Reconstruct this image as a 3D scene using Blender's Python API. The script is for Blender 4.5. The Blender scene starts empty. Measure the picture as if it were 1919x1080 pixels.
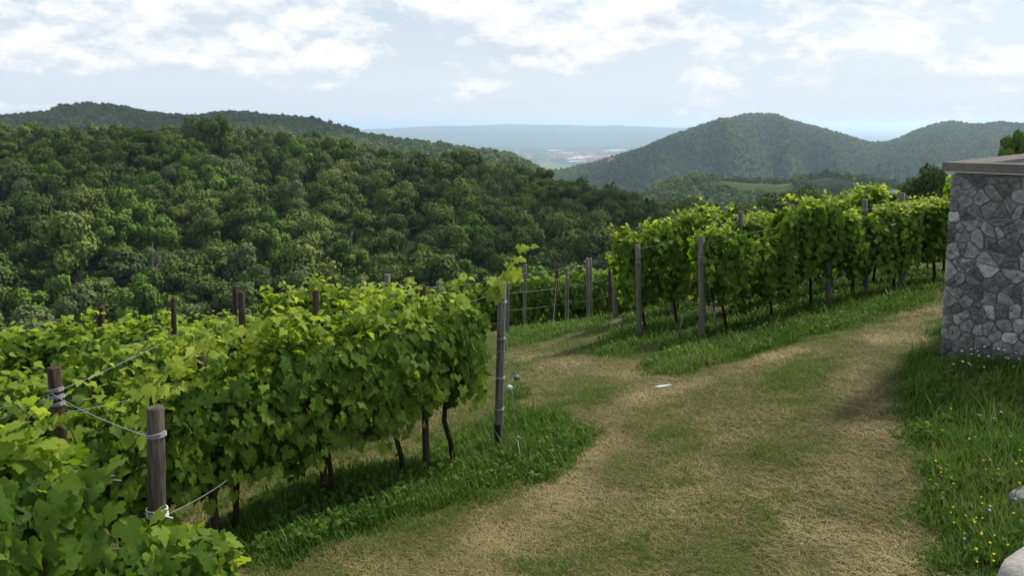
import bpy, math, random
import numpy as np
from mathutils import Vector, Matrix, Quaternion

# ------------------------------------------------------------------ camera, world, sun, exposure
scene = bpy.context.scene
F = 1507.0; PITCH = math.radians(11.55)
SP, CP = math.sin(PITCH), math.cos(PITCH)
cam_d = bpy.data.cameras.new("camera")
cam = bpy.data.objects.new("camera", cam_d)
scene.collection.objects.link(cam)
cam.location = (0, 0, 0)
cam.rotation_euler = (math.radians(90) - PITCH, 0, 0)
cam_d.sensor_width = 36.0
cam_d.lens = 36.0 * F / 1919.0
cam_d.clip_start = 0.1
cam_d.clip_end = 200000
scene.camera = cam

SUN_EL = math.radians(52); SUN_AZ = math.radians(52)      # azimuth measured from +Y towards +X
world = bpy.data.worlds.new("World"); scene.world = world
world.use_nodes = True
wt = world.node_tree; wt.nodes.clear()
def wn(t, **k):
    n = wt.nodes.new(t)
    for a, b in k.items(): setattr(n, a, b)
    return n
sky = wn('ShaderNodeTexSky', sky_type='NISHITA', sun_disc=False, sun_elevation=SUN_EL, sun_rotation=SUN_AZ,
         altitude=300, air_density=1.0, dust_density=2.0, ozone_density=1.5)
SKY_STRENGTH = 0.072
def wmath(op, a, b=None, c=None, clamp=False):
    n = wn('ShaderNodeMath', operation=op, use_clamp=clamp)
    for i, v in enumerate((a, b, c)):
        if v is None: continue
        if isinstance(v, (int, float)): n.inputs[i].default_value = v
        else: wt.links.new(v, n.inputs[i])
    return n.outputs[0]
tc = wn('ShaderNodeTexCoord')
sep = wn('ShaderNodeSeparateXYZ'); wt.links.new(tc.outputs['Generated'], sep.inputs[0])
dz = wmath('MAXIMUM', sep.outputs[2], 0.0)
den = wmath('ADD', dz, 0.045)
cx = wmath('DIVIDE', sep.outputs[0], den); cy = wmath('DIVIDE', sep.outputs[1], den)
comb = wn('ShaderNodeCombineXYZ'); wt.links.new(cx, comb.inputs[0]); wt.links.new(cy, comb.inputs[1])
comb.inputs[2].default_value = 3.3
# puffy shapes: cloud noise in a mix of direction space (heaped look) and deck space (perspective)
dirmap = wn('ShaderNodeMapping'); wt.links.new(tc.outputs['Generated'], dirmap.inputs[0])
dirmap.inputs['Scale'].default_value = (9.0, 9.0, 19.0); dirmap.inputs['Location'].default_value = (2.0, 1.3, 4.15)
n1 = wn('ShaderNodeTexNoise', noise_dimensions='3D'); wt.links.new(dirmap.outputs[0], n1.inputs['Vector'])
n1.inputs['Scale'].default_value = 0.8; n1.inputs['Detail'].default_value = 9; n1.inputs['Roughness'].default_value = 0.60
n1.inputs['Distortion'].default_value = 0.0
n2 = wn('ShaderNodeTexNoise', noise_dimensions='3D'); wt.links.new(comb.outputs[0], n2.inputs['Vector'])
n2.inputs['Scale'].default_value = 0.34; n2.inputs['Detail'].default_value = 8; n2.inputs['Roughness'].default_value = 0.55
nz = wmath('ADD', wmath('MULTIPLY', n1.outputs[0], 0.74), wmath('MULTIPLY', n2.outputs[0], 0.26))
# elevation threshold: none at the horizon, dense above 5 degrees
def wramp(v, pts):
    n = wn('ShaderNodeValToRGB'); wt.links.new(v, n.inputs[0])
    e = n.color_ramp.elements
    while len(e) < len(pts): e.new(0.5)
    for el, (p, c) in zip(e, pts):
        el.position = p; el.color = (c, c, c, 1) if isinstance(c, (int, float)) else (*c, 1)
    return n.outputs[0]
bias = wramp(dz, [(0.0, 0.0), (0.035, 0.16), (0.07, 0.55), (0.105, 0.85), (0.16, 0.9), (0.6, 0.5)])
nzb = wmath('ADD', nz, wmath('MULTIPLY', bias, 0.135))
mask = wramp(nzb, [(0.0, 0.0), (0.548, 0.0), (0.588, 0.6), (0.635, 1.0)])
n3 = wn('ShaderNodeTexNoise'); wt.links.new(dirmap.outputs[0], n3.inputs['Vector'])
n3.inputs['Scale'].default_value = 1.3; n3.inputs['Detail'].default_value = 5
upm = wn('ShaderNodeVectorMath', operation='ADD'); wt.links.new(dirmap.outputs[0], upm.inputs[0]); upm.inputs[1].default_value = (0.0, 0.0, 0.22)
n1b = wn('ShaderNodeTexNoise'); wt.links.new(upm.outputs[0], n1b.inputs['Vector'])
n1b.inputs['Scale'].default_value = 0.8; n1b.inputs['Detail'].default_value = 5; n1b.inputs['Roughness'].default_value = 0.6
shd = wmath('ADD', wmath('MULTIPLY', wmath('SUBTRACT', n1.outputs[0], n1b.outputs[0]), 2.6), wmath('MULTIPLY', n3.outputs[0], 1.0), clamp=True)
cl_v = wramp(shd, [(0.22, (5.6, 6.15, 6.9)), (0.42, (6.9, 7.2, 7.6)), (0.62, (8.2, 8.2, 8.25))])
# colour ramps clamp nothing above 1 in Cycles when driven by constants, so scale explicitly
for nd in wt.nodes:
    if nd.type == 'VALTORGB' and nd.outputs[0] == cl_v:
        for el in nd.color_ramp.elements: el.color = tuple(c / 14 for c in el.color[:3]) + (1,)
sc_cl = wn('ShaderNodeVectorMath', operation='SCALE'); wt.links.new(cl_v, sc_cl.inputs[0]); sc_cl.inputs['Scale'].default_value = 14.0
# pale air near the horizon
pale = wn('ShaderNodeMix', data_type='RGBA')
hz = wramp(dz, [(0.0, 0.95), (0.05, 0.88), (0.13, 0.55), (0.3, 0.15), (0.6, 0.05)])
wt.links.new(hz, pale.inputs['Factor']); wt.links.new(sky.outputs[0], pale.inputs['A'])
pale.inputs['B'].default_value = (6.1, 6.8, 7.55, 1)
mixc = wn('ShaderNodeMix', data_type='RGBA')
wt.links.new(mask, mixc.inputs['Factor']); wt.links.new(pale.outputs['Result'], mixc.inputs['A'])
wt.links.new(sc_cl.outputs[0], mixc.inputs['B'])
bgn = wn('ShaderNodeBackground'); bgn.inputs[1].default_value = SKY_STRENGTH
wt.links.new(mixc.outputs['Result'], bgn.inputs[0])
wo = wn('ShaderNodeOutputWorld'); wt.links.new(bgn.outputs[0], wo.inputs[0])

sl = bpy.data.lights.new("sun", 'SUN'); sl.energy = 4.2; sl.angle = math.radians(6.0); sl.color = (1.0, 0.95, 0.86)
so = bpy.data.objects.new("sun", sl); scene.collection.objects.link(so)
sd = Vector((math.sin(SUN_AZ) * math.cos(SUN_EL), math.cos(SUN_AZ) * math.cos(SUN_EL), math.sin(SUN_EL)))
so.rotation_euler = sd.to_track_quat('Z', 'Y').to_euler(); so.location = sd * 50

vs = scene.view_settings
vs.view_transform = 'Standard'; vs.look = 'None'; vs.exposure = 0.84; vs.gamma = 1.0
scene.cycles.max_bounces = 6; scene.cycles.diffuse_bounces = 3; scene.cycles.transmission_bounces = 3
scene.cycles.transparent_max_bounces = 4; scene.cycles.volume_bounces = 1
scene.cycles.use_adaptive_sampling = True; scene.cycles.adaptive_threshold = 0.012

# ------------------------------------------------------------------ helpers
col = scene.collection
def ratio(px, py):
    u = (px - 960) / F; v = (540 - py) / F
    dy = CP + SP * v
    return u / dy, (-SP + CP * v) / dy
def P(px, py, Y):
    a, b = ratio(px, py); return np.array((a * Y, Y, b * Y))
def px_of(x, Y, z=0.0):
    """pixel of a world point"""
    c = Y * CP - z * SP; up = Y * SP + z * CP
    return 960 + F * x / c, 540 - F * up / c

def hash2(ix, iy, seed):
    h = (ix.astype(np.int64) * 374761393 + iy.astype(np.int64) * 668265263 + seed * 2147483647) & 0xffffffff
    h = ((h ^ (h >> 13)) * 1274126177) & 0xffffffff
    h = (h ^ (h >> 16)) & 0xffffffff
    return h / 4294967295.0
def vnoise(x, y, seed=0):
    x = np.asarray(x, float); y = np.asarray(y, float)
    ix = np.floor(x); iy = np.floor(y); fx = x - ix; fy = y - iy
    ix = ix.astype(np.int64); iy = iy.astype(np.int64)
    fx = fx * fx * (3 - 2 * fx); fy = fy * fy * (3 - 2 * fy)
    a = hash2(ix, iy, seed); b = hash2(ix + 1, iy, seed); c = hash2(ix, iy + 1, seed); d = hash2(ix + 1, iy + 1, seed)
    return (a + (b - a) * fx) * (1 - fy) + (c + (d - c) * fx) * fy
def fbm(x, y, seed=0, oct=4):
    s = 0; amp = 0.5; tot = 0
    for k in range(oct):
        s = s + amp * vnoise(np.asarray(x) * 2 ** k, np.asarray(y) * 2 ** k, seed + k * 17); tot += amp; amp *= 0.5
    return s / tot

def fast_mesh(name, V, faces, attrs=None, smooth=False, mats=()):
    """faces: list of (M,k) int arrays"""
    if not isinstance(faces, (list, tuple)): faces = [faces]
    me = bpy.data.meshes.new(name)
    V = np.ascontiguousarray(V, dtype=np.float32)
    me.vertices.add(len(V)); me.vertices.foreach_set('co', V.ravel())
    faces = [f for f in faces if len(f)]
    nl = sum(f.size for f in faces); nf = sum(len(f) for f in faces)
    if not nf:
        for k, a in (attrs or {}).items():
            a = np.ascontiguousarray(a, dtype=np.float32)
            at = me.attributes.new(k, 'FLOAT' if a.ndim == 1 else 'FLOAT_VECTOR', 'POINT'); at.data.foreach_set('value' if a.ndim == 1 else 'vector', a.ravel())
        me.update(); return me
    me.loops.add(nl); me.polygons.add(nf)
    me.loops.foreach_set('vertex_index', np.concatenate([f.ravel() for f in faces]).astype(np.int32))
    tot = np.concatenate([np.full(len(f), f.shape[1], np.int32) for f in faces])
    st = np.concatenate([[0], np.cumsum(tot)[:-1]]).astype(np.int32)
    me.polygons.foreach_set('loop_start', st); me.polygons.foreach_set('loop_total', tot)
    me.polygons.foreach_set('use_smooth', np.full(nf, smooth))
    for k, a in (attrs or {}).items():
        a = np.ascontiguousarray(a, dtype=np.float32)
        if a.ndim == 1:
            at = me.attributes.new(k, 'FLOAT', 'POINT'); at.data.foreach_set('value', a)
        else:
            at = me.attributes.new(k, 'FLOAT_VECTOR', 'POINT'); at.data.foreach_set('vector', a.ravel())
    me.update(calc_edges=True)
    for m in mats: me.materials.append(m)
    return me
def link(name, me, parent=None, loc=None, rot=None):
    o = bpy.data.objects.new(name, me); col.objects.link(o)
    if parent is not None: o.parent = parent
    if loc is not None: o.location = loc
    if rot is not None: o.rotation_euler = rot
    return o
def tag(o, label=None, cat=None, group=None, kind=None):
    if label: o['label'] = label
    if cat: o['category'] = cat
    if group: o['group'] = group
    if kind: o['kind'] = kind
    return o
def empty(name, loc=(0, 0, 0), rz=0.0):
    o = bpy.data.objects.new(name, None); col.objects.link(o)
    o.location = loc; o.rotation_euler = (0, 0, rz); o.empty_display_size = 0.2
    return o

class Acc:
    """collects tubes and boxes into one mesh"""
    def __init__(s): s.V = []; s.T = []; s.Q = []; s.n = 0
    def add(s, V, T=None, Q=None):
        V = np.asarray(V, float)
        if T is not None and len(T): s.T.append(np.asarray(T) + s.n)
        if Q is not None and len(Q): s.Q.append(np.asarray(Q) + s.n)
        s.V.append(V); s.n += len(V)
    def tube(s, pts, rad, n=8, cap=True, wob=0.0, rng=None):
        pts = np.asarray(pts, float); m = len(pts)
        rad = np.broadcast_to(np.asarray(rad, float), (m,))
        rings = []
        d0 = pts[1] - pts[0]; ref = np.array((0, 0, 1.0)) if abs(d0[2]) < 0.8 * np.linalg.norm(d0) else np.array((1.0, 0, 0))
        a = np.linspace(0, 2 * math.pi, n, endpoint=False)
        for i in range(m):
            d = pts[min(i + 1, m - 1)] - pts[max(i - 1, 0)]; d = d / (np.linalg.norm(d) + 1e-12)
            u = np.cross(ref, d); u /= np.linalg.norm(u) + 1e-12; w = np.cross(d, u)
            r = np.full(n, rad[i])
            if wob and rng is not None: r = r * (1 + wob * rng.uniform(-1, 1, n))
            rings.append(pts[i] + r[:, None] * (np.cos(a)[:, None] * u + np.sin(a)[:, None] * w))
        V = np.concatenate(rings)
        Q = [(i * n + j, i * n + (j + 1) % n, (i + 1) * n + (j + 1) % n, (i + 1) * n + j) for i in range(m - 1) for j in range(n)]
        T = []
        if cap:
            V = np.concatenate([V, [pts[0], pts[-1]]]); c0 = m * n; c1 = c0 + 1
            T = [(c0, (j + 1) % n, j) for j in range(n)] + [(c1, (m - 1) * n + j, (m - 1) * n + (j + 1) % n) for j in range(n)]
        s.add(V, T, Q)
    def prism(s, poly, z0, z1):
        poly = np.asarray(poly, float); n = len(poly)
        z0 = np.broadcast_to(z0, (n,)); z1 = np.broadcast_to(z1, (n,))
        V = np.concatenate([np.c_[poly, z0], np.c_[poly, z1], [[*poly.mean(0), z0.mean()], [*poly.mean(0), z1.mean()]]])
        Q = [(j, (j + 1) % n, n + (j + 1) % n, n + j) for j in range(n)]
        T = [(2 * n, (j + 1) % n, j) for j in range(n)] + [(2 * n + 1, n + j, n + (j + 1) % n) for j in range(n)]
        s.add(V, T, Q)
    def mesh(s, name, mats=(), smooth=False, attrs=None):
        f = []
        if s.Q: f.append(np.concatenate(s.Q))
        if s.T: f.append(np.concatenate(s.T))
        return fast_mesh(name, np.concatenate(s.V), f, attrs, smooth, mats)

# ------------------------------------------------------------------ material helpers
class NT:
    def __init__(s, name):
        s.m = bpy.data.materials.new(name); s.m.use_nodes = True; s.t = s.m.node_tree; s.t.nodes.clear()
        s.out = s.n('ShaderNodeOutputMaterial')
    def n(s, t, **k):
        nd = s.t.nodes.new(t)
        for a, b in k.items(): setattr(nd, a, b)
        return nd
    def l(s, a, b): s.t.links.new(a, b)
    def math(s, op, a, b=None, c=None, clamp=False):
        n = s.n('ShaderNodeMath', operation=op, use_clamp=clamp)
        for i, v in enumerate((a, b, c)):
            if v is None: continue
            if isinstance(v, (int, float)): n.inputs[i].default_value = v
            else: s.l(v, n.inputs[i])
        return n.outputs[0]
    def ramp(s, v, pts, interp='LINEAR'):
        n = s.n('ShaderNodeValToRGB'); s.l(v, n.inputs[0]); n.color_ramp.interpolation = interp
        e = n.color_ramp.elements
        while len(e) < len(pts): e.new(0.5)
        for el, (p, c) in zip(e, pts):
            el.position = p; el.color = (c, c, c, 1) if isinstance(c, (int, float)) else (*c, 1)
        return n.outputs[0]
    def mix(s, f, a, b, mode='MIX'):
        n = s.n('ShaderNodeMix', data_type='RGBA', blend_type=mode)
        for k, v in (('Factor', f), ('A', a), ('B', b)):
            i = n.inputs[k] if k == 'Factor' else n.inputs[k]
            if isinstance(v, (int, float)): i.default_value = v if k == 'Factor' else (v, v, v, 1)
            elif isinstance(v, tuple): i.default_value = (*v, 1)
            else: s.l(v, i)
        return n.outputs['Result']
    def noise(s, scale, detail=4, rough=0.55, vec=None, dist=0.0):
        n = s.n('ShaderNodeTexNoise'); n.inputs['Scale'].default_value = scale; n.inputs['Detail'].default_value = detail
        n.inputs['Roughness'].default_value = rough; n.inputs['Distortion'].default_value = dist
        if vec is not None: s.l(vec, n.inputs['Vector'])
        return n.outputs[0]
    def attr(s, name, vec=False):
        n = s.n('ShaderNodeAttribute', attribute_name=name); return n.outputs['Vector' if vec else 'Fac']
    def obj(s): return s.n('ShaderNodeTexCoord').outputs['Object']
    def geo(s): return s.n('ShaderNodeNewGeometry').outputs['Position']
    def bump(s, h, strength=0.5, dist=0.02):
        b = s.n('ShaderNodeBump'); b.inputs['Strength'].default_value = strength; b.inputs['Distance'].default_value = dist
        s.l(h, b.inputs['Height']); return b.outputs[0]
    def princ(s, color, rough=0.8, normal=None, spec=0.3, metal=0.0):
        b = s.n('ShaderNodeBsdfPrincipled')
        if isinstance(color, tuple): b.inputs['Base Color'].default_value = (*color, 1)
        else: s.l(color, b.inputs['Base Color'])
        if isinstance(rough, (int, float)): b.inputs['Roughness'].default_value = rough
        else: s.l(rough, b.inputs['Roughness'])
        b.inputs['Specular IOR Level'].default_value = spec; b.inputs['Metallic'].default_value = metal
        if normal is not None: s.l(normal, b.inputs['Normal'])
        return b.outputs[0]
    def leafy(s, color, tcolor, tw=0.4, rough=0.5, spec=0.35, gloss=0.08):
        """diffuse + translucent + a little sheen"""
        p = s.princ(color, rough, spec=spec)
        t = s.n('ShaderNodeBsdfTranslucent')
        if isinstance(tcolor, tuple): t.inputs[0].default_value = (*tcolor, 1)
        else: s.l(tcolor, t.inputs[0])
        m = s.n('ShaderNodeMixShader'); m.inputs[0].default_value = tw
        s.l(p, m.inputs[1]); s.l(t.outputs[0], m.inputs[2]); return m.outputs[0]
    def done(s, sh): s.l(sh, s.out.inputs['Surface']); return s.m

def mat_vine_leaf():
    m = NT('vine_leaf'); tint = m.attr('tint'); luv = m.attr('luv', True)
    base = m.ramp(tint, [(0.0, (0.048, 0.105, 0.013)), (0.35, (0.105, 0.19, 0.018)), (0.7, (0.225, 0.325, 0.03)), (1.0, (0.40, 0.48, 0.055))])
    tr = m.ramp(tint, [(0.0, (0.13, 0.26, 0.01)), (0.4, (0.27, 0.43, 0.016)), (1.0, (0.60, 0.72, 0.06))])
    # veins: five rays from the petiole
    sepn = m.n('ShaderNodeSeparateXYZ'); m.l(luv, sepn.inputs[0])
    ax = m.math('ABSOLUTE', sepn.outputs[0]); ay = sepn.outputs[1]
    vein = None
    for ang in (0, 42, 88):
        c, s_ = math.cos(math.radians(ang)), math.sin(math.radians(ang))
        d = m.math('ABSOLUTE', m.math('SUBTRACT', m.math('MULTIPLY', ax, c), m.math('MULTIPLY', ay, s_)))
        along = m.math('ADD', m.math('MULTIPLY', ax, s_), m.math('MULTIPLY', ay, c))
        v = m.math('MULTIPLY', m.math('LESS_THAN', d, 0.017), m.math('GREATER_THAN', along, 0.0))
        vein = v if vein is None else m.math('MAXIMUM', vein, v)
    nn = m.noise(60, 3)
    base = m.mix(m.math('MULTIPLY', nn, 0.35), base, (0.02, 0.05, 0.01))
    base = m.mix(m.math('MULTIPLY', vein, 0.35), base, (0.16, 0.24, 0.06))
    return m.done(m.leafy(base, tr, 0.45, 0.55, 0.18))
def mat_grass():
    m = NT('grass_blades'); tint = m.attr('tint')
    base = m.ramp(tint, [(0.0, (0.052, 0.115, 0.015)), (0.35, (0.115, 0.215, 0.027)), (0.55, (0.18, 0.24, 0.048)), (0.68, (0.14, 0.13, 0.05)), (0.82, (0.285, 0.235, 0.105)), (1.0, (0.48, 0.40, 0.20))])
    tr = m.ramp(tint, [(0.0, (0.06, 0.17, 0.015)), (0.5, (0.16, 0.27, 0.03)), (1.0, (0.36, 0.28, 0.12))])
    return m.done(m.leafy(base, tr, 0.33, 0.6, 0.2))
def mat_ground():
    m = NT('meadow_soil'); g = m.attr('green'); pos = m.geo()
    n1 = m.noise(0.9, 5, 0.6, pos); n2 = m.noise(14, 5, 0.7, pos); n3 = m.noise(90, 3, 0.7, pos)
    straw = m.ramp(n2, [(0.3, (0.08, 0.068, 0.03)), (0.5, (0.16, 0.132, 0.058)), (0.7, (0.26, 0.21, 0.098))])
    green = m.ramp(n2, [(0.3, (0.022, 0.046, 0.01)), (0.7, (0.075, 0.125, 0.028))])
    k = m.math('ADD', g, m.math('MULTIPLY', m.math('SUBTRACT', n1, 0.5), 0.9), clamp=True)
    c = m.mix(k, straw, green)
    c = m.mix(m.math('MULTIPLY', n3, 0.5), c, (0.05, 0.045, 0.018))
    return m.done(m.princ(c, 0.95, m.bump(n3, 0.7, 0.02), 0.1))
def mat_wood(name, dark, light, scale=1.0):
    m = NT(name); o = m.obj(); mp = m.n('ShaderNodeMapping'); m.l(o, mp.inputs[0]); mp.inputs['Scale'].default_value = (28, 28, 1.6)
    n = m.noise(1.6, 6, 0.65, mp.outputs[0], 0.4); n2 = m.noise(4, 4, 0.6, o)
    c = m.ramp(n, [(0.3, dark), (0.52, tuple((a + b) / 2 for a, b in zip(dark, light))), (0.75, light)])
    c = m.mix(m.math('MULTIPLY', n2, 0.45), c, dark)
    return m.done(m.princ(c, 0.9, m.bump(n, 0.9, 0.012), 0.15))
def mat_bark():
    m = NT('vine_bark'); o = m.obj(); mp = m.n('ShaderNodeMapping'); m.l(o, mp.inputs[0]); mp.inputs['Scale'].default_value = (30, 30, 5)
    n = m.noise(1.5, 6, 0.7, mp.outputs[0], 0.8)
    c = m.ramp(n, [(0.3, (0.010, 0.008, 0.006)), (0.7, (0.075, 0.055, 0.04))])
    return m.done(m.princ(c, 0.95, m.bump(n, 1.0, 0.015), 0.1))
def mat_plain(name, c, rough=0.7, metal=0.0, var=0.2, scale=8):
    m = NT(name); n = m.noise(scale, 4, 0.6, m.obj())
    cc = m.mix(m.math('MULTIPLY', n, var * 2), c, tuple(x * 0.45 for x in c))
    return m.done(m.princ(cc, rough, m.bump(n, 0.3, 0.01), 0.3, metal))
def mat_stone(name, pts, sc=9, rubble=False):
    m = NT(name); o = m.obj(); r = m.attr('tint') if rubble else m.math('ADD', 0.5, 0.0)
    n = m.noise(sc, 8, 0.72, o); n2 = m.noise(sc * 6, 5, 0.7, o); n3 = m.noise(2.2, 4, 0.6, o)
    k = m.math('ADD', m.math('MULTIPLY', n, 0.75), m.math('MULTIPLY', m.math('SUBTRACT', r, 0.5), 0.55))
    c = m.ramp(k, pts)
    sp = m.ramp(n2, [(0.58, 0.0), (0.70, 1.0)])
    c = m.mix(m.math('MULTIPLY', sp, 0.30), c, (0.42, 0.42, 0.40))
    c = m.mix(m.ramp(n3, [(0.5, 0.0), (0.75, 0.3)]), c, (0.035, 0.035, 0.035))
    h = m.math('ADD', m.math('MULTIPLY', n, 1.0), m.math('MULTIPLY', n2, 0.35))
    return m.done(m.princ(c, 0.93, m.bump(h, 1.0, 0.035), 0.15))
def mat_canopy(name, pts, tr, hue=0.5):
    m = NT(name); tint = m.attr('tint')
    oi = m.n('ShaderNodeObjectInfo').outputs['Random']
    k = m.math('ADD', m.math('MULTIPLY', tint, 0.45), m.math('MULTIPLY', oi, 0.55))
    c = m.ramp(k, pts)
    return m.done(m.leafy(c, tr, 0.14, 0.7, 0.1))

M_LEAF = mat_vine_leaf(); M_GRASS = mat_grass(); M_GROUND = mat_ground()
M_GREYWOOD = mat_wood('weathered_grey_wood', (0.07, 0.064, 0.055), (0.36, 0.34, 0.30))
M_BROWNWOOD = mat_wood('brown_rough_wood', (0.02, 0.014, 0.010), (0.14, 0.10, 0.075))
M_MIDWOOD = mat_wood('grey_brown_wood', (0.035, 0.028, 0.022), (0.22, 0.19, 0.155))
M_TAR = mat_plain('black_tar', (0.012, 0.011, 0.011), 0.8)
M_BARK = mat_bark()
M_WIRE = mat_plain('galvanised_wire', (0.42, 0.43, 0.44), 0.45, 0.3)
M_CORD = mat_plain('white_cord', (0.72, 0.71, 0.68), 0.8)
M_STAKE = mat_plain('blue_grey_steel', (0.15, 0.19, 0.21), 0.5, 0.3)
M_STONE = mat_stone('rubble_stone', [(0.12, (0.14, 0.14, 0.138)), (0.36, (0.27, 0.268, 0.26)), (0.54, (0.43, 0.422, 0.40)), (0.74, (0.66, 0.645, 0.60))], 9, True)
M_MORTAR = mat_stone('dark_mortar', [(0.3, (0.13, 0.127, 0.12)), (0.5, (0.29, 0.283, 0.27)), (0.7, (0.48, 0.47, 0.45))], 22)
M_COPING = mat_stone('grey_coping', [(0.2, (0.15, 0.14, 0.125)), (0.5, (0.26, 0.245, 0.22)), (0.8, (0.38, 0.36, 0.33))], 20)
M_PALE = mat_stone('pale_parapet', [(0.2, (0.38, 0.35, 0.31)), (0.5, (0.52, 0.49, 0.44)), (0.8, (0.62, 0.58, 0.53))], 6)
M_WHITE = mat_plain('white_paint', (0.68, 0.69, 0.69), 0.5)
G1 = [(0.0, (0.034, 0.058, 0.018)), (0.35, (0.076, 0.118, 0.028)), (0.65, (0.142, 0.190, 0.042)), (1.0, (0.25, 0.285, 0.065))]
G2 = [(0.0, (0.055, 0.085, 0.030)), (0.5, (0.105, 0.145, 0.050)), (1.0, (0.18, 0.21, 0.085))]
G3 = [(0.0, (0.055, 0.11, 0.016)), (0.5, (0.105, 0.18, 0.026)), (1.0, (0.22, 0.285, 0.045))]
G4 = [(0.0, (0.006, 0.016, 0.008)), (0.5, (0.012, 0.028, 0.012)), (1.0, (0.03, 0.05, 0.02))]
M_CAN_D = mat_canopy('foliage_deep_green', G1, (0.05, 0.11, 0.012))
M_CAN_G = mat_canopy('foliage_grey_green', G2, (0.09, 0.15, 0.03))
M_CAN_B = mat_canopy('foliage_bright_green', G3, (0.11, 0.24, 0.015))
M_CAN_C = mat_canopy('foliage_conifer', G4, (0.02, 0.05, 0.01))
M_TREEBARK = mat_wood('tree_bark', (0.03, 0.025, 0.02), (0.14, 0.125, 0.11))

# ------------------------------------------------------------------ near ground surface (thin plate through surveyed points)
CTRL = np.array([(-.13, 9.4, -3.99), (-2.8, 7.2, -3.96), (-1.9, 8.0, -3.9), (1.5, 5.9, -3.6), (4.3, 4.9, -2.95), (5.4, 10.1, -3.06),
    (3.8, 15.6, -4.16), (8.3, 16.8, -3.42), (2.6, 17, -4.52), (3, 22.3, -5.4), (1.8, 25.7, -6.5), (-.15, 27, -7.0), (-2.1, 13.4, -4.62),
    (-6.4, 9.9, -4.6), (-5, 8, -4.25), (-11, 12, -6.0), (-3, 4.4, -3.78), (12, 20, -3.6), (15, 12, -2.5), (0, 2, -3.5), (5, 2, -2.6),
    (9, 9, -2.6), (0, 18, -5.3), (-8, 20, -7.5), (14, 28, -5.0), (6, 30, -7.5), (-6, 5, -4.0), (-10, 28, -10)])
def _tps(a, b):
    r2 = ((a[:, None, :] - b[None, :, :]) ** 2).sum(-1); return 0.5 * r2 * np.log(r2 + 1e-9)
_C = CTRL[:, :2]; _n = len(_C)
_A = np.zeros((_n + 3, _n + 3)); _A[:_n, :_n] = _tps(_C, _C) + 0.15 * np.eye(_n)
_A[:_n, _n] = 1; _A[:_n, _n + 1:] = _C; _A[_n, :_n] = 1; _A[_n + 1:, :_n] = _C.T
_W = np.linalg.solve(_A, np.r_[CTRL[:, 2], 0, 0, 0])
def H(x, y):
    x = np.atleast_1d(np.asarray(x, float)); y = np.atleast_1d(np.asarray(y, float)); sh = x.shape
    q = np.c_[x.ravel(), y.ravel()]; out = np.empty(len(q))
    for i in range(0, len(q), 40000):
        s = q[i:i + 40000]; out[i:i + 40000] = _tps(s, _C) @ _W[:_n] + _W[_n] + s @ _W[_n + 1:]
    out = out + 0.05 * (fbm(q[:, 0] * 1.3, q[:, 1] * 1.3, 5) - 0.5) + 0.025 * (fbm(q[:, 0] * 5, q[:, 1] * 5, 9) - 0.5)
    out -= 0.5 * np.clip(q[:, 1] - 31, 0, None) + 0.5 * np.clip(-13 - q[:, 0], 0, None)
    return out.reshape(sh)
def H1(x, y): return float(H(x, y)[0])
def G(px, py):
    """ground point seen at a pixel of the survey photo"""
    a, b = ratio(px, py); Ys = np.linspace(2.5, 34, 640); d = H(a * Ys, Ys) - b * Ys
    i = np.argmax(d > 0) if (d > 0).any() else len(Ys) - 1
    Y = Ys[i]; return a * Y, Y

def poly_w(pts): return np.array([G(*p) for p in pts])
TALL = [poly_w([(380, 1079), (415, 980), (520, 915), (640, 895), (780, 865), (880, 800), (960, 770), (1060, 778), (1112, 812), (1092, 850), (1010, 905), (900, 938), (780, 972), (640, 1015), (500, 1079)]),
        poly_w([(1188, 694), (1260, 705), (1400, 672), (1520, 636), (1650, 598), (1764, 566), (1764, 508), (1600, 515), (1500, 545), (1400, 570), (1315, 600), (1250, 645)]),
        poly_w([(1100, 662), (1180, 672), (1240, 640), (1330, 600), (1330, 575), (1200, 585), (1160, 615)]),
        poly_w([(945, 655), (1020, 640), (1140, 612), (1160, 590), (1000, 590), (940, 612)]),
        poly_w([(1772, 1079), (1745, 960), (1722, 850), (1692, 755), (1684, 702), (1716, 672), (1757, 655), (1760, 620), (1919, 620), (2500, 700), (2500, 1079)]),
        poly_w([(300, 870), (330, 800), (560, 790), (600, 840), (520, 880), (380, 910)]),
        poly_w([(940, 745), (975, 722), (992, 745), (960, 760)])]
def sdist(q, poly):
    n = len(poly); d = np.full(len(q), 1e9); ins = np.zeros(len(q), bool)
    for i in range(n):
        a = poly[i]; b = poly[(i + 1) % n]; ab = b - a; t = np.clip(((q - a) @ ab) / (ab @ ab + 1e-12), 0, 1)
        d = np.minimum(d, np.linalg.norm(q - (a + t[:, None] * ab), axis=1))
        c = ((a[1] > q[:, 1]) != (b[1] > q[:, 1])) & (q[:, 0] < (b[0] - a[0]) * (q[:, 1] - a[1]) / (b[1] - a[1] + 1e-12) + a[0])
        ins ^= c
    return np.where(ins, -d, d)
def tall(q):
    w = 0.55 * (fbm(q[:, 0] * 2.2, q[:, 1] * 2.2, 31, 4) - 0.5)
    s = np.full(len(q), 1e9)
    for p in TALL: s = np.minimum(s, sdist(q, p))
    s = s + w
    # the rows of the left block beyond the first two stand in rough grass
    far = np.clip(((q[:, 0] + 2.6) * -0.635 + (q[:, 1] - 12.0) * 0.773 - 0.4), -1, 1)
    far = np.where(q[:, 0] < -1.5, far, -1)
    return np.clip(np.maximum(0.5 - s * 2.4, far), 0, 1)
TRACKS = [poly_w([(1750, 585), (1655, 635), (1612, 700), (1625, 800), (1650, 900), (1640, 1075)]), poly_w([(1500, 655), (1300, 720), (1150, 770), (1120, 900), (950, 1000), (800, 1075)]), poly_w([(1240, 715), (1090, 690), (960, 665)])]
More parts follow.
